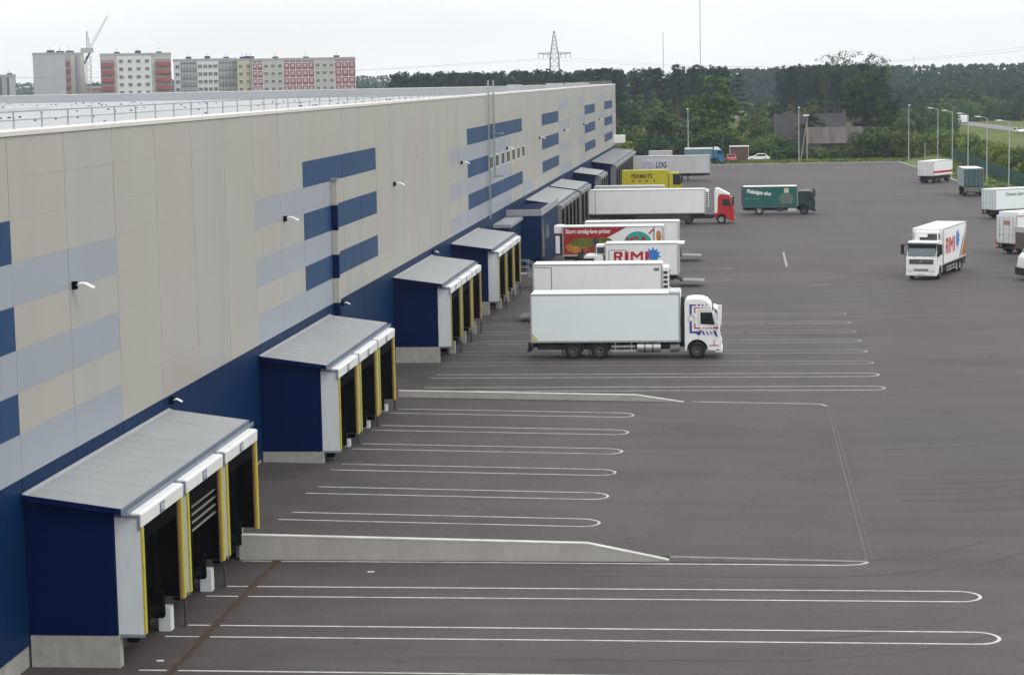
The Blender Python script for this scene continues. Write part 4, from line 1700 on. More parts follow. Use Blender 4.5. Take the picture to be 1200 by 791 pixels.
chassis(e_, .1, 6, 1.0)
for x in (1.2, 4.8):
    for y in (-1, 1):
        wheel(e_, x, y)
e_ = empty("van", "white van nose with black bumper at the right frame edge", "van", (22.0, 169.3, 0), math.pi + math.atan2(2.0, 6.8), GP)
e_.location = (27.6, 170.9, 0)
mb = MB()
mb.prism([(0, .55), (0, 3.2), (.2, 3.35), (4.6, 3.35), (5.0, 3.2), (5.55, 2.1), (5.85, 1.75), (5.95, 1.1), (5.95, .55)], -1.15, 1.15)
vb = mb.build("body", WHITE, e_, bevel=.07)
mb = MB()
mb.box(5.4, 6.08, -1.17, 1.17, .38, .95)
mb.box(.0, 5.4, -1.16, -1.152, .45, .85)
mb.box(.0, 5.4, 1.152, 1.16, .45, .85)
mb.build("bumper", CHAS, vb)
mb = MB()
mb.solid([(5.03, -1.0, 3.1), (5.03, 1.0, 3.1), (5.55, 1.0, 2.12), (5.55, -1.0, 2.12)], [(0, 1, 2, 3)])
for y in (-1.154, 1.154):
    mb.prism([(4.2, 2.05), (5.3, 2.05), (4.95, 2.95), (4.2, 2.95)], *sorted((y, y * .99)))
mb.build("window", GLASS, vb)
for y in (-1, 1):
    wheel(e_, 1.0, y, k=.85)
    wheel(e_, 5.0, y, k=.85)


# --- cars and vans far off
def car(label, loc, rz, m, kind='car', group=None):
    e_ = empty("car" if kind == 'car' else "van", label, kind, loc, rz, group)
    if kind == 'car':
        pr = [(0, .35), (0, .85), (.35, .95), (.85, 1.42), (2.3, 1.45), (3.05, .98), (4.0, .82), (4.2, .6), (4.2, .35)]
        wn = [(.6, .97), (.95, 1.36), (2.2, 1.38), (2.8, .98)]
        h, xs, wd = .62, (.8, 3.35), .82
    else:
        pr = [(0, .45), (0, 2.3), (.2, 2.45), (4.2, 2.45), (4.7, 1.6), (5.4, 1.25), (5.5, .45)]
        wn = [(3.4, 1.5), (3.4, 2.2), (4.15, 2.2), (4.5, 1.5)]
        h, xs, wd = .7, (1.0, 4.5), .98
    b = MB()
    b.prism(pr, -wd, wd)
    bo = b.build("body", m, e_, bevel=.06)
    g = MB()
    for y in (-1, 1):
        g.prism(wn, *sorted((y * (wd + .003), y * (wd - .02))))
    if kind == 'car':
        g.solid([(2.36, -.7, 1.43), (2.36, .7, 1.43), (3.02, .72, 1.02), (3.02, -.72, 1.02)], [(0, 1, 2, 3)])
        g.solid([(.38, -.7, .98), (.38, .7, .98), (.80, .68, 1.41), (.80, -.68, 1.41)], [(0, 1, 2, 3)])
    else:
        g.solid([(4.24, -.85, 2.4), (4.24, .85, 2.4), (4.72, .9, 1.62), (4.72, -.9, 1.62)], [(0, 1, 2, 3)])
    g.build("window", GLASS, bo)
    for x in xs:
        for y in (-wd + .08, wd - .08):
            wheel(e_, x, y, True, h)
    return e_


car("white car parked on the grass in front of the bushes", (5.2, 406.5, .02), R(185), WHITE)
car("small pale red car parked beside the brown shed", (-1.8, 402.5, .02), R(100), mat("faded pink red", (.50, .13, .12), .4))
p_ = at(1130, 146, 665)
car("white van driving on the country road", (p_.x, p_.y, .06), R(94), WHITE, 'van')
p_ = at(1136, 147, 650)
car("second white van on the country road, close behind the first", (p_.x - .4, p_.y + 22, .06), R(94), WHITE, 'van')
p_ = at(1190, 157, 560)
car("silver white car on the country road near the right edge", (p_.x, p_.y, .06), R(-75), WHITE)

# blue far truck with white tarpaulin
t = empty("truck", "bright blue truck with white topped tarpaulin body at the far yard edge", "truck", (-10.6, 397.6, .02))
BLT = mat("truck bright blue", (.02, .15, .30), .5, var=.1)
bx = cargo(t, 0, 5.2, 1.0, 2.75, mat("tarp blue grey", (.12, .19, .25), .6), trim=BLT)
mb = MB()
mb.box(0, 5.2, -1.2, 1.2, 2.77, 3.0)
mb.build("white_roof", WHITE, bx)
chassis(t, .1, 6.2)
for y in (-1.02, 1.02):
    wheel(t, 1.3, y)
    wheel(t, 5.95, y)
cb, _ = cab(t, 5.35, BLT, 'low', 1.9, 2.6, bump=True)
mb = MB()
mb.prism([(5.35, 2.6), (5.5, 3.15), (6.2, 3.05), (6.7, 2.6)], -1.05, 1.05)
mb.build("roof_deflector", WHITE, cb, bevel=.04)

# shed, barns
sh = empty("shed", "brown wooden shed with white framed door by the far yard edge", "shed", (-2.2, 405.5, 0))
mb = MB()
mb.box(0, 3.4, 0, 3.5, 0, 2.8)
mb.build("wall", mat("shed brown", (.13, .075, .06), .9, var=.2, stretch=(4, 4, .3)), sh)
mb = MB()
mb.box(-.15, 3.55, -.2, 3.7, 2.805, 2.95)
mb.box(-.1, .0, -.05, .05, 0, 2.8)
mb.box(3.4, 3.5, -.05, .05, 0, 2.8)
mb.build("roof_trim", WFR, sh)

WOOD = mat("old boards", (.16, .145, .12), .9, var=.25, scale=1.0, stretch=(3, 3, .3))
OLDROOF = mat("old slate roof", (.040, .036, .040), .9, var=.2, scale=.6, stretch=(1, 1, 1), dirt=(.07, .075, .05), dirt_amt=.6)
OLDROOF2 = mat("old corrugated roof", (.088, .076, .070), .9, var=.5, scale=.7, stretch=(2.5, .15, .15))


def barn(label, x0, x1, y0, y1, ze, zr, m, wallm, rz=0):
    e_ = empty("barn", label, "barn", ((x0 + x1) / 2, (y0 + y1) / 2, 0), rz)
    hx, hy = (x1 - x0) / 2, (y1 - y0) / 2
    b = MB()
    b.prism([(-hy, 0), (-hy, ze), (0, zr - .15), (hy, ze), (hy, 0)], -hx, hx, axis=0)
    b.build("wall", wallm, e_)
    b = MB()
    o_ = .5
    s = (zr - ze) / hy
    b.prism([(-hy - o_, ze - s * o_), (0, zr), (hy + o_, ze - s * o_), (hy + o_, ze - s * o_ + .15), (0, zr + .15), (-hy - o_, ze - s * o_ + .15)], -hx - .4, hx + .4, axis=0)
    r_ = b.build("roof", m, e_)
    b = MB()
    b.box(-hx * .5, -hx * .5 + 2.2, -hy - .03, -hy + .05, 0, 2.4)
    b.build("door", DGREY, e_)
    return e_


barn("tall old grey barn with steep slate roof behind the lamp posts", 6.8, 20.5, 430, 440, 3.6, 8.1, OLDROOF, WOOD)
barn("lower shed barn with long corrugated roof in front of the tall barn", 12.9, 23.3, 419, 427, 3.0, 5.7, OLDROOF2, WOOD)


# ------------------------------------------------------------------ lamp posts, fence
def lamp_post(x, y, h, label, arm=(-1.1, 0), group="lamp posts round the yard"):
    e_ = empty("street_lamp", label, "street lamp", (x, y, 0), 0, group)
    m_ = MB()
    m_.tube((0, 0, 0), (0, 0, 1.2), .12, .11, n=10)
    m_.tube((0, 0, 1.2), (0, 0, h), .09, .06, n=10)
    m_.tube((0, 0, h - .02), (arm[0], arm[1], h + .25), .045, n=8)
    m_.build("pole", mat("lamp steel", (.42, .44, .46), .5, .2, var=.08), e_)
    m_ = MB()
    d = Vector((arm[0], arm[1], 0)).normalized()
    m_.prism([(-.15, .2), (.75, .28), (.78, .36), (.2, .42), (-.15, .36)], -.17, .17)
    o = m_.build("lamp_head", LAMPW, e_, bevel=.03)
    o.location = (arm[0], arm[1], h - .06)
    o.rotation_euler = (0, 0, math.atan2(d.y, d.x))
    return e_


for k, y in enumerate((398.9, 371.6, 346, 319.6, 293.4)):
    lamp_post(36.0, y, 9.35, ["far corner lamp post along the green fence", "lamp post along the fence above the red striped trailer", "lamp post along the fence left of the teal trailer",
                              "lamp post along the fence right of the teal trailer", "nearest lamp post along the fence, above the pale trailer"][k])
lamp_post(30.56, 397, 10.0, "lamp post standing at the far right corner of the yard", (0, -1.2))
lamp_post(10.5, 397, 9.9, "lamp post at the far edge in front of the barns", (0, -1.2))
lamp_post(-9.94, 397.5, 10.0, "lamp post behind the blue truck at the far edge", (0, -1.2))
e_ = empty("utility_pole", "braced wooden utility pole with lamp beside the barn lamp post", "utility pole", (12.1, 400, 0))
mb = MB()
mb.tube((0, 0, 0), (0, 0, 8.6), .14, .10, n=8)
mb.tube((-1.2, 0, 0), (-.05, 0, 7.6), .12, .1, n=8)
mb.build("pole", mat("weathered pole", (.25, .235, .21), .9), e_)
mb = MB()
mb.box(-.7, .4, -.3, .3, 8.5, 8.75)
mb.build("lamp_head", LAMPW, e_, bevel=.04)

fe = empty("fence", "dark green mesh fence along the right edge of the yard", "fence", (38.8, 230, 0))
FG = mat("fence green", (.008, .066, .050), .6, var=.15, scale=1)
mb = MB()
for k in range(0, 700):
    y = .25 * k
    mb.box(-.01, .01, y, y + .17, .15, 2.0)
for z in (.15, .8, 1.4, 1.98):
    mb.box(-.02, .02, 0, 175, z, z + .05)
mb.build("mesh_panels", FG, fe)
for k in range(0, 71):
    m_ = MB()
    m_.box(-.04, .04, 2.5 * k - .04, 2.5 * k + .04, 0, 2.15)
    m_.build("post", FG, fe)
e_ = empty("marker_post", "thin pale post standing at the far end of the green fence", "post", (34.2, 405, 0))
mb = MB()
mb.tube((0, 0, 0), (0, 0, 3.2), .06, n=8)
mb.build("pole", MATS["lamp steel"], e_)

# ------------------------------------------------------------------ trees
BARK = mat("bark", (.10, .085, .07), .95, var=.3, scale=3)
PBARK = mat("pine bark", (.17, .085, .05), .95, var=.35, scale=2)
LF_MID = leafmat("leaves mid", (.030, .060, .018), (.074, .122, .030), (.135, .185, .050))
LF_DARK = leafmat("leaves dark", (.015, .036, .015), (.036, .068, .025), (.068, .104, .036))
LF_PINE = leafmat("needles", (.006, .015, .011), (.011, .024, .016), (.022, .040, .022))
LF_OAK = leafmat("leaves oak", (.016, .042, .010), (.054, .100, .019), (.120, .175, .036))
LF_YEL = leafmat("leaves yellow green", (.050, .082, .010), (.118, .160, .022), (.20, .235, .042))


def leaf_cloud(centers, radii, n, size, seed, flat=1.0, drop=0.0, up=0.35):
    """n quads round every clump centre; returns verts, faces arrays"""
    g = np.random.default_rng(seed)
    C = np.repeat(np.array(centers, float), n, axis=0)
    Rr = np.repeat(np.array(radii, float), n)[:, None]
    N = len(C)
    d = g.normal(size=(N, 3))
    d /= np.linalg.norm(d, axis=1, keepdims=True)
    r = g.random((N, 1)) ** 0.45
    off = d * r * Rr
    off[:, 2] *= flat
    P = C + off
    nrm = g.normal(size=(N, 3)) * .42 + d * 1.1
    nrm[:, 2] += up
    nrm /= np.linalg.norm(nrm, axis=1, keepdims=True)
    a = np.cross(nrm, g.normal(size=(N, 3)))
    a /= np.linalg.norm(a, axis=1, keepdims=True)
    b = np.cross(nrm, a)
    s = size * g.uniform(.6, 1.35, (N, 1))
    a *= s
    b *= s * g.uniform(.5, .95, (N, 1))
    V = np.stack([P - a, P - b * .9, P + a, P + b], axis=1).reshape(-1, 3)
    F = np.arange(4 * N).reshape(N, 4)
    return V, F


def cloud_mesh(name, V, F, m):
    me = bpy.data.meshes.new(name)
    nv, nf = len(V), len(F)
    me.vertices.add(nv)
    me.vertices.foreach_set("co", V.astype(np.float32).ravel())
    me.loops.add(nf * 4)
    me.loops.foreach_set("vertex_index", F.astype(np.int32).ravel())
    me.polygons.add(nf)
    me.polygons.foreach_set("loop_start", np.arange(0, nf * 4, 4, dtype=np.int32))
    me.polygons.foreach_set("loop_total", np.full(nf, 4, dtype=np.int32))
    me.materials.append(m)
    me.update(calc_edges=True)
    return me


def broad_tree(seed, H=17.0, wd=6.0, base=.16, nclump=110, leaves=42, ls=.30, lm=None, squash=1.0, trunk_r=.4):
    q = random.Random(seed)
    tr = MB()
    segs = 5
    p = Vector((0, 0, -.2))
    r = trunk_r
    spine = [p.copy()]
    for k in range(segs):
        n_ = p + Vector((q.uniform(-.3, .3), q.uniform(-.3, .3), H * .72 / segs))
        tr.tube(p, n_, r, r * .78, n=8, cap=False)
        p, r = n_, r * .78
        spine.append(p.copy())
    cz = H * (base + (1 - base) * .5)
    rz_ = H * (1 - base) * .5
    lobes = []
    for k in range(11):
        a = 2 * math.pi * k / 11 * 1.7 + q.uniform(-.3, .3)
        zz = q.uniform(-.75, .8)
        rr = wd * math.sqrt(max(.05, 1 - zz * zz)) * q.uniform(.45, .72)
        c_ = Vector((rr * math.cos(a), rr * math.sin(a), cz + zz * rz_ * .78))
        lobes.append((c_, wd * q.uniform(.30, .46)))
        s_ = spine[min(segs, max(1, int((c_.z / H) * segs * .9)))]
        tr.tube(s_, c_, trunk_r * .28, .05, n=6, cap=False)
    lobes.append((Vector((0, 0, cz + rz_ * .66)), wd * .42))
    lobes.append((Vector((0, 0, cz)), wd * .5))
    cs, rs = [], []
    for k in range(nclump):
        c_, lr = q.choice(lobes)
        d = Vector((q.gauss(0, 1), q.gauss(0, 1), q.gauss(0, 1))).normalized() * lr * q.uniform(.55, 1.05)
        pt = c_ + d
        if pt.z < H * base * .6:
            continue
        cs.append(tuple(pt))
        rs.append(q.uniform(.10, .2) * wd)
    V, F = leaf_cloud(cs, rs, leaves, ls, seed, flat=.75)
    return tr.mesh("trunk", BARK), cloud_mesh("crown", V, F, lm or LF_MID)


def pine_tree(seed, H=19.0, wd=3.0, base=.5, ls=.24, lm=None):
    q = random.Random(seed)
    tr = MB()
    p = Vector((0, 0, -.2))
    r = .24
    for k in range(5):
        n_ = p + Vector((q.uniform(-.15, .15), q.uniform(-.15, .15), H * .95 / 5))
        tr.tube(p, n_, r, r * .74, n=7, cap=False)
        p, r = n_, r * .74
    cs, rs = [], []
    nl = 9
    for k in range(nl):
        f = k / (nl - 1)
        z = H * (base + (1 - base) * f * .97)
        rad = wd * (1 - .75 * f) * (0.75 if k == 0 else 1) * q.uniform(.75, 1.15)
        nb = max(2, int(6 * (1 - f * .6)))
        for j in range(nb):
            a = 2 * math.pi * j / nb + q.uniform(-.5, .5)
            rr = rad * q.uniform(.5, 1.0)
            pt = (rr * math.cos(a), rr * math.sin(a), z + q.uniform(-.4, .4))
            tr.tube((0, 0, z - .5), pt, .06, .02, n=5, cap=False)
            cs.append(pt)
            rs.append(q.uniform(.7, 1.15))
            cs.append((pt[0] * .5, pt[1] * .5, z))
            rs.append(.8)
    V, F = leaf_cloud(cs, rs, 34, ls, seed, flat=.55)
    return tr.mesh("trunk", PBARK), cloud_mesh("crown", V, F, lm or LF_PINE)


def bush(seed, H=3.0, wd=2.6, lm=None, leaves=40, ls=.17, ncl=34, tall=False):
    q = random.Random(seed)
    tr = MB()
    cs, rs = [], []
    for k in range(ncl):
        a = q.uniform(0, 6.28)
        f = q.random()
        rr = wd * math.sqrt(q.random()) * (1 - .45 * f)
        pt = (rr * math.cos(a), rr * math.sin(a), H * (.1 + .8 * f) * (1 - .25 * (rr / wd) ** 2))
        cs.append(pt)
        rs.append(wd * q.uniform(.2, .36))
        if k % 4 == 0:
            tr.tube((0, 0, -.1), pt, .05, .02, n=5, cap=False)
    V, F = leaf_cloud(cs, rs, leaves, ls, seed, flat=.85)
    V[:, 2] = np.maximum(V[:, 2], .02)
    return tr.mesh("stems", BARK), cloud_mesh("foliage", V, F, lm or LF_MID)


def plant(kind, meshes, x, y, s, label, cat, group, zs=None, z=0.0):
    e_ = empty(kind, label, cat, (x, y, z), rnd.uniform(0, 6.28), group)
    e_.scale = (s, s, zs or s)
    place("stems" if cat == "bush" else "trunk", meshes[0], e_)
    place("foliage" if cat == "bush" else "crown", meshes[1], e_)
    return e_


BT = [broad_tree(11, 17.0, 6.4, .10, 170, 48, .34, LF_OAK), broad_tree(12, 15.6, 7.4, .12, 180, 48, .34, LF_OAK)]
MT = [broad_tree(21, 11, 4.0, .1, 70, 36, .30), broad_tree(22, 9, 3.6, .08, 60, 36, .28, LF_DARK), broad_tree(23, 10, 3.4, .1, 60, 36, .28, LF_YEL)]
PT = [pine_tree(31), pine_tree(32, 20, 3.2, .45), pine_tree(33, 18, 2.6, .55), pine_tree(34, 19, 3.6, .35, lm=LF_DARK)]
BU = [bush(41), bush(42, 2.6, 3.0, LF_DARK), bush(43, 2.8, 2.4, LF_YEL), bush(44, 3.4, 2.2, LF_MID, ncl=40)]
AIRY = broad_tree(51, 22, 6.5, .42, 120, 13, .24, LF_DARK)

pp = at(838, 180, 432)
plant("oak_tree", BT[0], pp.x, 432, 1.0, "big round green tree left of the barns, behind the lamp post", "tree", None)
pp = at(1017, 160, 470)
plant("oak_tree", BT[1], pp.x, 470, 1.0, "big broad dark tree right of the barn roofs", "tree", None)
pp = at(985, 140, 432)
plant("small_tree", MT[1], at(954, 150, 427.8).x, 427.9, .98, "small dark round tree between the two barn roofs", "tree", None)
for (px, d, s) in ((968, 640, 1.0), (988, 660, 1.06), (1008, 640, 1.04), (1028, 650, .98)):
    plant("airy_tree", AIRY, at(px, 100, d).x, d, s, "tall thin-crowned tree rising above the pines", "tree", "tall thin-crowned trees above the pines")
# mid-distance trees and bushes behind the yard
mids = [(735, 470, 1, 1.0), (748, 440, 2, .8), (765, 430, 1, .95), (790, 455, 2, 1.0), (806, 425, 1, .9), (728, 420, 1, .8), (778, 480, 0, 1.1), 
        (890, 480, 2, .9), (905, 460, 0, .8), (925, 520, 2, .9), (950, 500, 0, 1.0), (905, 545, 1, 1.0), (940, 540, 1, .9), 
        (884, 560, 1, .72), (893, 610, 0, .8), (901, 580, 2, .6), (878, 640, 0, .85), (889, 690, 1, .9), (905, 680, 0, .9), (872, 600, 2, .6), (1060, 520, 0, 1.0), (1075, 600, 0, 1.1), (1050, 560, 1, 1.1), (1095, 640, 0, 1.1), (1110, 700, 0, 1.2), (1085, 560, 1, .8), (1130, 760, 0, 1.3), (1150, 720, 1, 1.3), (1175, 740, 1, 1.3),
        (1160, 700, 0, 1.0), (1195, 690, 1, 1.2), (1185, 820, 0, 1.5), (1120, 820, 1, 1.5), (1145, 860, 0, 1.5), (745, 520, 0, 1.2), (760, 540, 0, 1.2), (720, 500, 1, 1.2)]
names = ["leafy_tree", "leafy_tree", "leafy_tree"]
labs = ["mid green leafy tree in the belt behind the yard", "dark green leafy tree in the belt behind the yard", "yellow green leafy tree in the belt behind the yard"]
for (px, d, k, s) in mids:
    s *= .72 if px > 1040 else 1.0
    plant("leafy_tree", MT[k], at(px, 120, d).x + rnd.uniform(-1, 1), d, s, labs[k], "tree", "leafy trees between the yard and the pine forest")
bl_labs = ["mid green bush behind the far yard edge", "dark dense bush behind the far yard edge", "yellow green bush behind the far yard edge", "tall loose bush behind the far yard edge"]
for k in range(78):
    px = rnd.uniform(722, 1085)
    d = rnd.choice((411, 416, 422, 430))
    if 845 < px < 902 and d < 416:
        d = 424
    if 900 < px < 1012 and d > 416:
        d = 412
    i = rnd.choice((0, 1, 1, 2, 3)) if px < 900 else rnd.choice((0, 0, 1, 2, 3))
    s = rnd.uniform(1.0, 1.95)
    if 930 < px < 1005:
        s *= .42
    if px > 1010:
        s *= 1.05
    plant("bush", BU[i], at(px, 180, d).x, d, s, bl_labs[i], "bush", "bushes behind the far yard edge")
for k in range(70):
    px = rnd.uniform(1045, 1215)
    d = rnd.uniform(690, 840) if px > 1115 else rnd.uniform(520, 640)
    i = rnd.choice((0, 1, 1, 3))
    plant("bush", BU[i], at(px, 130, d).x, d, rnd.uniform(1.3, 2.3), "dark bush among the trees left of and beyond the country road", "bush", "bushes round the country road")
# hedge behind the green fence
hl = ["yellow green shrub of the hedge behind the green fence", "mid green shrub of the hedge behind the green fence"]
for k in range(74):
    y = 250 + k * 3.1 + rnd.uniform(-1, 1)
    i = rnd.choice((2, 2, 2, 0))
    plant("bush", BU[i], 41.2 + rnd.uniform(-.5, 1.0) + rnd.choice((0, 0, 2.4)), y, rnd.uniform(.95, 1.3), hl[0] if i == 2 else hl[1], "bush", "hedge shrubs behind the green fence", zs=rnd.uniform(1.1, 1.5))

# pine forest: rows that can be told apart
fn = 0
for row, (d, sp_) in enumerate(((575, 6.0), (600, 6.0), (640, 6.5), (690, 7.0))):
    xa = at(640 if row < 2 else 560, 100, d).x if row < 3 else at(505, 100, d).x
    xb = at(1036, 100, d).x
    x = xa
    while x < xb:
        i = rnd.choice((0, 1, 2, 3, 0, 1))
        yj = d + rnd.uniform(-9, 9)
        if .0 < x / d < .0165:
            x += sp_
            continue
        plant("pine_tree", PT[i], x, yj, rnd.uniform(.78, .98), "tall dark pine in the forest behind the yard", "tree", "pines of the forest behind the yard")
        fn += 1
        x += sp_ * rnd.uniform(.7, 1.3)
print("pines", fn)


# far woods as one mass each
def far_wood(name, spec, seed, m, label, nl=12, ls=1.0):
    q = random.Random(seed)
    cs, rs = [], []
    for (x0, x1, y0, y1, n, h) in spec:
        for k in range(n):
            x, y = q.uniform(x0, x1), q.uniform(y0, y1)
            hh = h * q.uniform(.8, 1.1)
            for j in range(4):
                z = hh * (.25 + .25 * j)
                cs.append((x + q.uniform(-1.2, 1.2), y, z))
                rs.append((3.2, 3.0, 2.4, 1.4)[j] * q.uniform(.8, 1.2))
    V, F = leaf_cloud(cs, rs, nl, ls, seed, flat=.9)
    o = place(name, cloud_mesh(name, V, F, m))
    tag(o, label, "forest", None, "stuff")


far_wood("far_wood", [(-40, 260, 1250, 1420, 900, 17.5), (-25, 40, 1150, 1240, 200, 16.5), (20, 330, 1050, 1150, 260, 14), (45, 230, 870, 1000, 420, 8.5)], 5, LF_DARK, "bluish far forest filling the horizon behind the road", 18, .95)
far_wood("far_wood", [(-900, -130, 1900, 2150, 1500, 19), (-330, -120, 1250, 1350, 420, 14.5)], 6, LF_DARK, "bluish far forest on the left horizon behind the apartment blocks")
far_wood("forest_edge", [(-120, -4, 720, 800, 600, 16.8), (13.5, 46, 720, 800, 300, 16.8), (-118, -60, 690, 730, 60, 16.5)], 8, LF_PINE, "deep mass of pine forest behind the front row of pines", 24, .6)
# undergrowth along the verge and the forest foot
q = random.Random(9)
cs, rs = [], []
for k in range(900):
    cs.append((q.uniform(-20, 31), 398 + q.random() * 14 if q.random() < .6 else 396 + q.random() * 4, .12))
    rs.append(q.uniform(.3, .8))
for k in range(500):
    cs.append((q.uniform(32.4, 38.6), q.uniform(230, 396), .1))
    rs.append(q.uniform(.3, .7))
for k in range(1500):
    d = q.uniform(430, 700)
    cs.append((q.uniform(-.13, .078) * d, d, .3))
    rs.append(q.uniform(.8, 2.2))
V, F = leaf_cloud(cs, rs, 14, .22, 77, flat=.3, up=1.2)
V[:, 2] = np.maximum(V[:, 2], .01)
tag(place("rough_grass", cloud_mesh("rough_grass", V, F, LF_YEL)), "rough green grass and weeds along the far verge", "grass", None, "stuff")


# ------------------------------------------------------------------ apartment blocks, crane, pylon, masts
AW = mat("apartment beige", (.42, .40, .37), .8, var=.08, scale=.1)
AG = mat("apartment grey", (.30, .31, .34), .8, var=.06, scale=.1)
AL = mat("apartment lilac grey", (.40, .40, .45), .8, var=.06, scale=.1)
AR = mat("apartment red", (.29, .072, .078), .8, var=.1, scale=.2)
AY = mat("apartment yellow", (.44, .41, .27), .8, var=.06)
AWH = mat("apartment white", (.58, .59, .60), .8, var=.05)
ADK = mat("apartment dark glass", (.10, .105, .115), .3)
wm = MB()
wm.box(-.85, .85, -.10, .05, 0, 1.5, 0)
wm.box(-.7, -.05, -.13, -.101, .15, 1.38, 1)
wm.box(.05, .7, -.13, -.101, .15, 1.38, 1)
WINM = wm.mesh("window", [AWH, ADK])
bmh = MB()
bmh.box(-2.6, 2.6, -1.2, 0, 0, 1.45, 0)
bmh.box(-2.6, 2.6, -.2, -.01, 1.45, 2.6, 1)
BALM = bmh.mesh("balcony", [AR, mat("balcony shade glass", (.24, .23, .23), .5)])


def block(label, px0, px1, pytop, Y, depth, sections, wallm, floors=9, fh=3.0, turn=True):
    a, b = at(px0, pytop, Y), at(px1, pytop, Y)
    H = (a.z + b.z) / 2
    e_ = empty("apartment_block", label, "apartment block", (a.x, Y, 0))
    W_ = b.x - a.x
    if turn:
        t_ = math.atan2(-a.x, Y)
        W_ = W_ / (math.cos(t_) - math.sin(t_) * b.x / Y)
        e_.rotation_euler = (0, 0, t_)
    m_ = MB()
    m_.box(0, W_, 0, depth, 0, H - 1.0)
    m_.build("wall", wallm, e_)
    m_ = MB()
    m_.box(-.15, W_ + .15, -.15, depth + .15, H - .999, H)
    m_.build("roof_edge", AG, e_)
    for k in range(3):
        m_ = MB()
        x = W_ * (.2 + .3 * k)
        m_.box(x, x + 2.2, depth * .4, depth * .4 + 3, H, H + rnd.uniform(.5, 1.2))
        m_.tube((x + 1, depth * .4 + 1, H), (x + 1, depth * .4 + 1, H + 2.4), .06, n=5)
        m_.build("roof_vent", DGREY, e_)
    for (f0, f1, kind, m, ncol) in sections:
        x0, x1 = W_ * f0, W_ * f1
        if m is not None:
            s_ = MB()
            s_.box(x0, x1, -.12, -.001, 2, H - 1.02)
            s_.build("facade_section", m, e_)
        if kind == 'blank':
            continue
        for j in range(6):
            z = H - 2.4 - 1.4 - fh * j
            if kind == 'win':
                for i in range(ncol):
                    o = place("window", WINM, e_)
                    o.location = (x0 + (x1 - x0) * (i + .5) / ncol, -.13, z)
            elif kind == 'bal':
                o = place("balcony", BALM, e_)
                o.location = ((x0 + x1) / 2, -.13, z - 1.2)
                o.scale = ((x1 - x0) / 5.4, 1, 1)
        if kind == 'lat':
            s_ = MB()
            n = ncol
            for i in range(n + 1):
                x = x0 + (x1 - x0) * i / n
                s_.box(x - .12, x + .12, -.3, -.121, 2, H - 1.1)
            for j in range(9):
                z = H - 1.6 - fh * j
                s_.box(x0, x1, -.28, -.122, z - .3, z)
                for i in range(n):
                    x = x0 + (x1 - x0) * (i + .5) / n
                    s_.box(x - .55, x + .55, -.2, -.123, z - 1.9, z - .7, 1)
            s_.build("balcony_lattice", [AWH if m is AR else MGREY, mat("pale pane", (.40, .38, .40), .4)], e_)
    return e_


YB = 800
block("grey apartment block cut off at the left frame edge", -30, 18, 88, YB + 60, 14, [(.66, .78, 'blank', AG, 0), (.84, .99, 'blank', AL, 0)], ADK)
e_ = block("grey-lilac apartment block with blank end wall, left of the crane", 38, 76, 62, YB, 23, [(0.0, 1.0, 'blank', AL, 0)], AG, turn=False)
W_ = at(76, 62, YB).x - at(38, 62, YB).x
H_ = (at(38, 62, YB).z + at(76, 62, YB).z) / 2
for (y0, y1, d_, m_) in ((5.0, 10.5, .5, AW), (11.5, 15.0, .9, AG), (16.0, 22.5, .5, AW)):
    mb = MB()
    mb.box(W_ + .002, W_ + d_, y0, y1, 0, H_ - 1.2)
    mb.build("stair_bay", m_, e_)
for j in range(6):
    o = place("balcony", BALM, e_)
    o.location = (W_ + .01, 2.4, H_ - 5.0 - 3 * j)
    o.rotation_euler = (0, 0, R(90))
    o.scale = (.8, .5, 1)
block("beige apartment block with red balconies right of the crane", 117, 200, 62.5, YB, 16, [(.0, .2, 'bal', AW, 0), (.23, .72, 'win', AWH, 4), (.77, 1.0, 'bal', AW, 0)], AW)
block("white and grey apartment block still partly under scaffolding netting", 203, 277, 69, YB + 30, 16, [(.02, .1, 'win', AWH, 1), (.12, .36, 'lat', AG, 5), (.38, .7, 'win', AWH, 4), (.72, 1.0, 'lat', AG, 5)], AWH)
block("narrow yellow apartment section between the white and the red blocks", 277.3, 295, 69, YB + 30, 16, [(.0, 1.0, 'win', AY, 2)], AY)
block("long apartment block with red lattice balconies and beige window bays", 295.3, 416, 68, YB + 30, 16, [(0, .10, 'lat', AR, 2), (.10, .30, 'win', AW, 3), (.30, .60, 'lat', AR, 5), (.60, .80, 'win', AW, 3), (.80, 1.0, 'lat', AR, 3)], AW)
block("low red-brown building under the tower crane", 97, 117.5, 101, YB + 90, 14, [(0, 1, 'win', mat("brick", (.24, .10, .07), .8), 3)], mat("brick", (.24, .10, .07), .8))


def lattice(mb, p, q, w0, w1, n, r=.08, rd=.05):
    p, q = Vector(p), Vector(q)
    d = (q - p).normalized()
    a = d.cross(Vector((0, 1, 0)))
    a = a.normalized() if a.length > .1 else Vector((1, 0, 0))
    b = d.cross(a)
    cs = []
    for k in range(n + 1):
        f = k / n
        c = p.lerp(q, f)
        ww = (w0 + (w1 - w0) * f) / 2
        cs.append([c + a * ww + b * ww, c - a * ww + b * ww, c - a * ww - b * ww, c + a * ww - b * ww])
    for k in range(n):
        for j in range(4):
            mb.tube(cs[k][j], cs[k + 1][j], r, n=4, cap=False)
            mb.tube(cs[k][j], cs[k + 1][(j + 1) % 4], rd, n=4, cap=False)
            mb.tube(cs[k + 1][j], cs[k + 1][(j + 1) % 4], rd, n=4, cap=False)


CRM = mat("crane paint", (.40, .40, .36), .6)
base = at(103, 100, 830)
ck = empty("tower_crane", "pale tower crane with raised jib between the two left apartment blocks", "crane", (base.x, 830, 0))


def lc(px, py):
    p = at(px, py, 830)
    return Vector((p.x - base.x, 0, p.z))


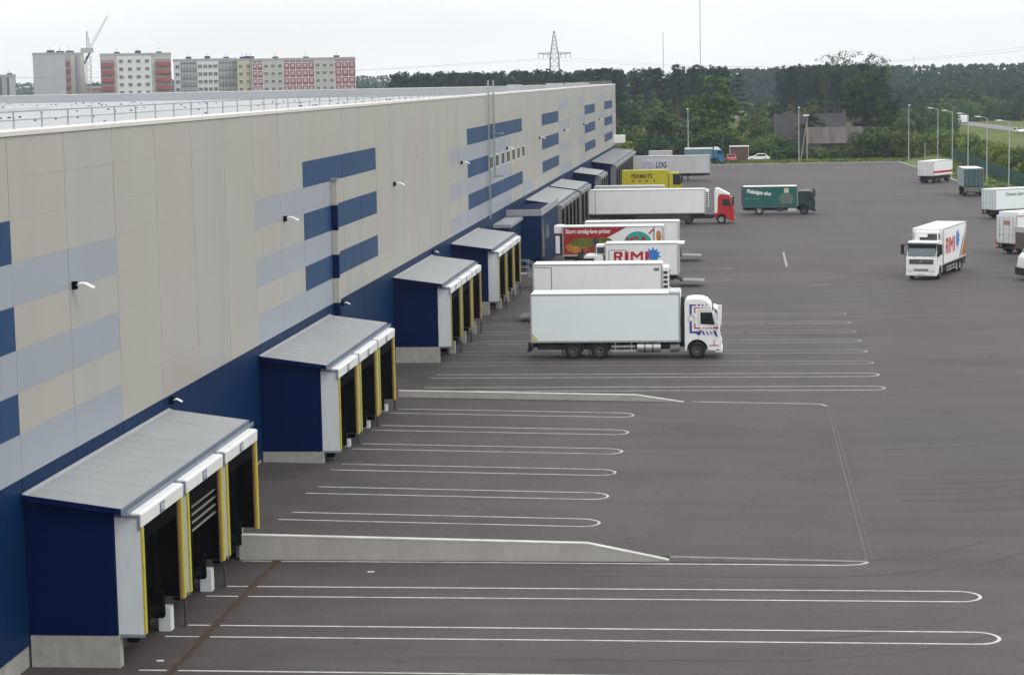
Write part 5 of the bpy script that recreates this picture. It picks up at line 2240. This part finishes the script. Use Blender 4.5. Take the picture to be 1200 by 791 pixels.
mb = MB()
pt = lc(103.5, 66)
lattice(mb, (0, 0, 0), (pt.x, 0, pt.z), 2.0, 1.8, 12, .10, .06)
mb.build("mast", CRM, ck)
mb = MB()
lattice(mb, (lc(104, 60).x, 0, lc(104, 60).z), lc(126, 19), .9, .4, 14, .04, .022)
mb.build("jib", CRM, ck)
mb = MB()
lattice(mb, lc(104, 60), lc(101.5, 37), 1.4, .3, 6, .08, .05)
mb.build("peak", CRM, ck)
mb = MB()
mb.tube(lc(108, 57), lc(96, 80), .45, n=6)
mb.build("brace", DGREY, ck)
mb = MB()
p0 = lc(102, 59)
mb.box(p0.x - 2.3, p0.x + 2.2, -1.2, 1.2, p0.z - 1.2, p0.z + .8)
mb.build("cabin", CRM, ck)

PYM = mat("pylon steel", (.20, .205, .20), .6)
base = at(650, 80, 800)
py = empty("power_pylon", "steel lattice power pylon rising over the pine forest", "pylon", (base.x, 800, 0))
mb = MB()
lattice(mb, (0, 0, 0), (0, 0, 24), 4.6, 3.2, 8, .16, .09)
mb.build("lower_tower", PYM, py)
mb = MB()
lattice(mb, (0, 0, 24), (0, 0, 33.8), 3.2, .4, 6, .14, .08)
mb.build("peak", PYM, py)
mb = MB()
for s_ in (-1, 1):
    lattice(mb, (s_ * 1.4, 0, 25.4), (s_ * 6.2, 0, 25.6), 1.0, .2, 5, .10, .06)
    for x in (2.4, 4.2, 6.0):
        mb.tube((s_ * x, 0, 25.3), (s_ * x, 0, 23.8), .10, n=5)
mb.build("cross_arm", PYM, py)
mb = MB()
wl = []


def wire(mb, p, q, sag, r=.018, n=16):
    pr = None
    for k in range(n + 1):
        f = k / n
        c = Vector(p).lerp(Vector(q), f) - Vector((0, 0, sag * 4 * f * (1 - f)))
        if pr is not None:
            mb.tube(pr, c, r, n=3, cap=False)
        pr = c


for s_ in (-6, -4.2, 4.2, 6):
    wire(mb, (base.x + s_, 800, 23.8), (base.x - 260 + s_, 760, 22.5), 3.5)
    wire(mb, (base.x + s_, 800, 23.8), (101 + s_, 690, 24.0), 5)
tag(mb.build("power_line", PYM), "thin sagging power line wires strung from the pylon", "power line")
# second pylon, just its arm reaching into the frame at the right
p2 = empty("power_pylon", "second pylon at the right frame edge, only its arm ends showing", "pylon", (101, 690, 0))
mb = MB()
lattice(mb, (0, 0, 0), (0, 0, 30), 4.2, .6, 10, .15, .09)
mb.build("lower_tower", PYM, p2)
mb = MB()
for z in (24.0, 27.0):
    for s_ in (-1, 1):
        lattice(mb, (s_ * .8, 0, z), (s_ * 6.8, 0, z + .2), .9, .2, 5, .10, .06)
mb.build("cross_arm", PYM, p2)
for (px, pyt, d, r, lab) in ((820, -20, 1000, .26, "very tall thin radio mast reaching out of the frame"), (777, 38, 1000, .22, "shorter thin radio mast left of the tallest one"), (1071, 66, 1240, .2, "short thin mast on the right horizon")):
    p_ = at(px, pyt, d)
    e_ = empty("radio_mast", lab, "mast", (p_.x, d, 0))
    m_ = MB()
    m_.tube((0, 0, 0), (0, 0, p_.z), r, r * .8, n=6)
    m_.build("mast", mat("mast grey", (.5, .5, .5), .6), e_)

# ------------------------------------------------------------------ air
mb = MB()
mb.box(-1100, 600, -120, 2250, -2.0, 68)
hz = mb.build("haze", [])
hm = bpy.data.materials.new("haze air")
hm.use_nodes = True
hm.node_tree.nodes.clear()
ov = hm.node_tree.nodes.new("ShaderNodeOutputMaterial")
pv = hm.node_tree.nodes.new("ShaderNodeVolumePrincipled")
pv.inputs['Color'].default_value = (.72, .86, 1.0, 1)
pv.inputs['Density'].default_value = 0.00015
pv.inputs['Anisotropy'].default_value = 0.2
hm.node_tree.links.new(pv.outputs[0], ov.inputs['Volume'])
hz.data.materials.append(hm)
tag(hz, "pale haze in the air over the whole scene", "haze", None, "stuff")
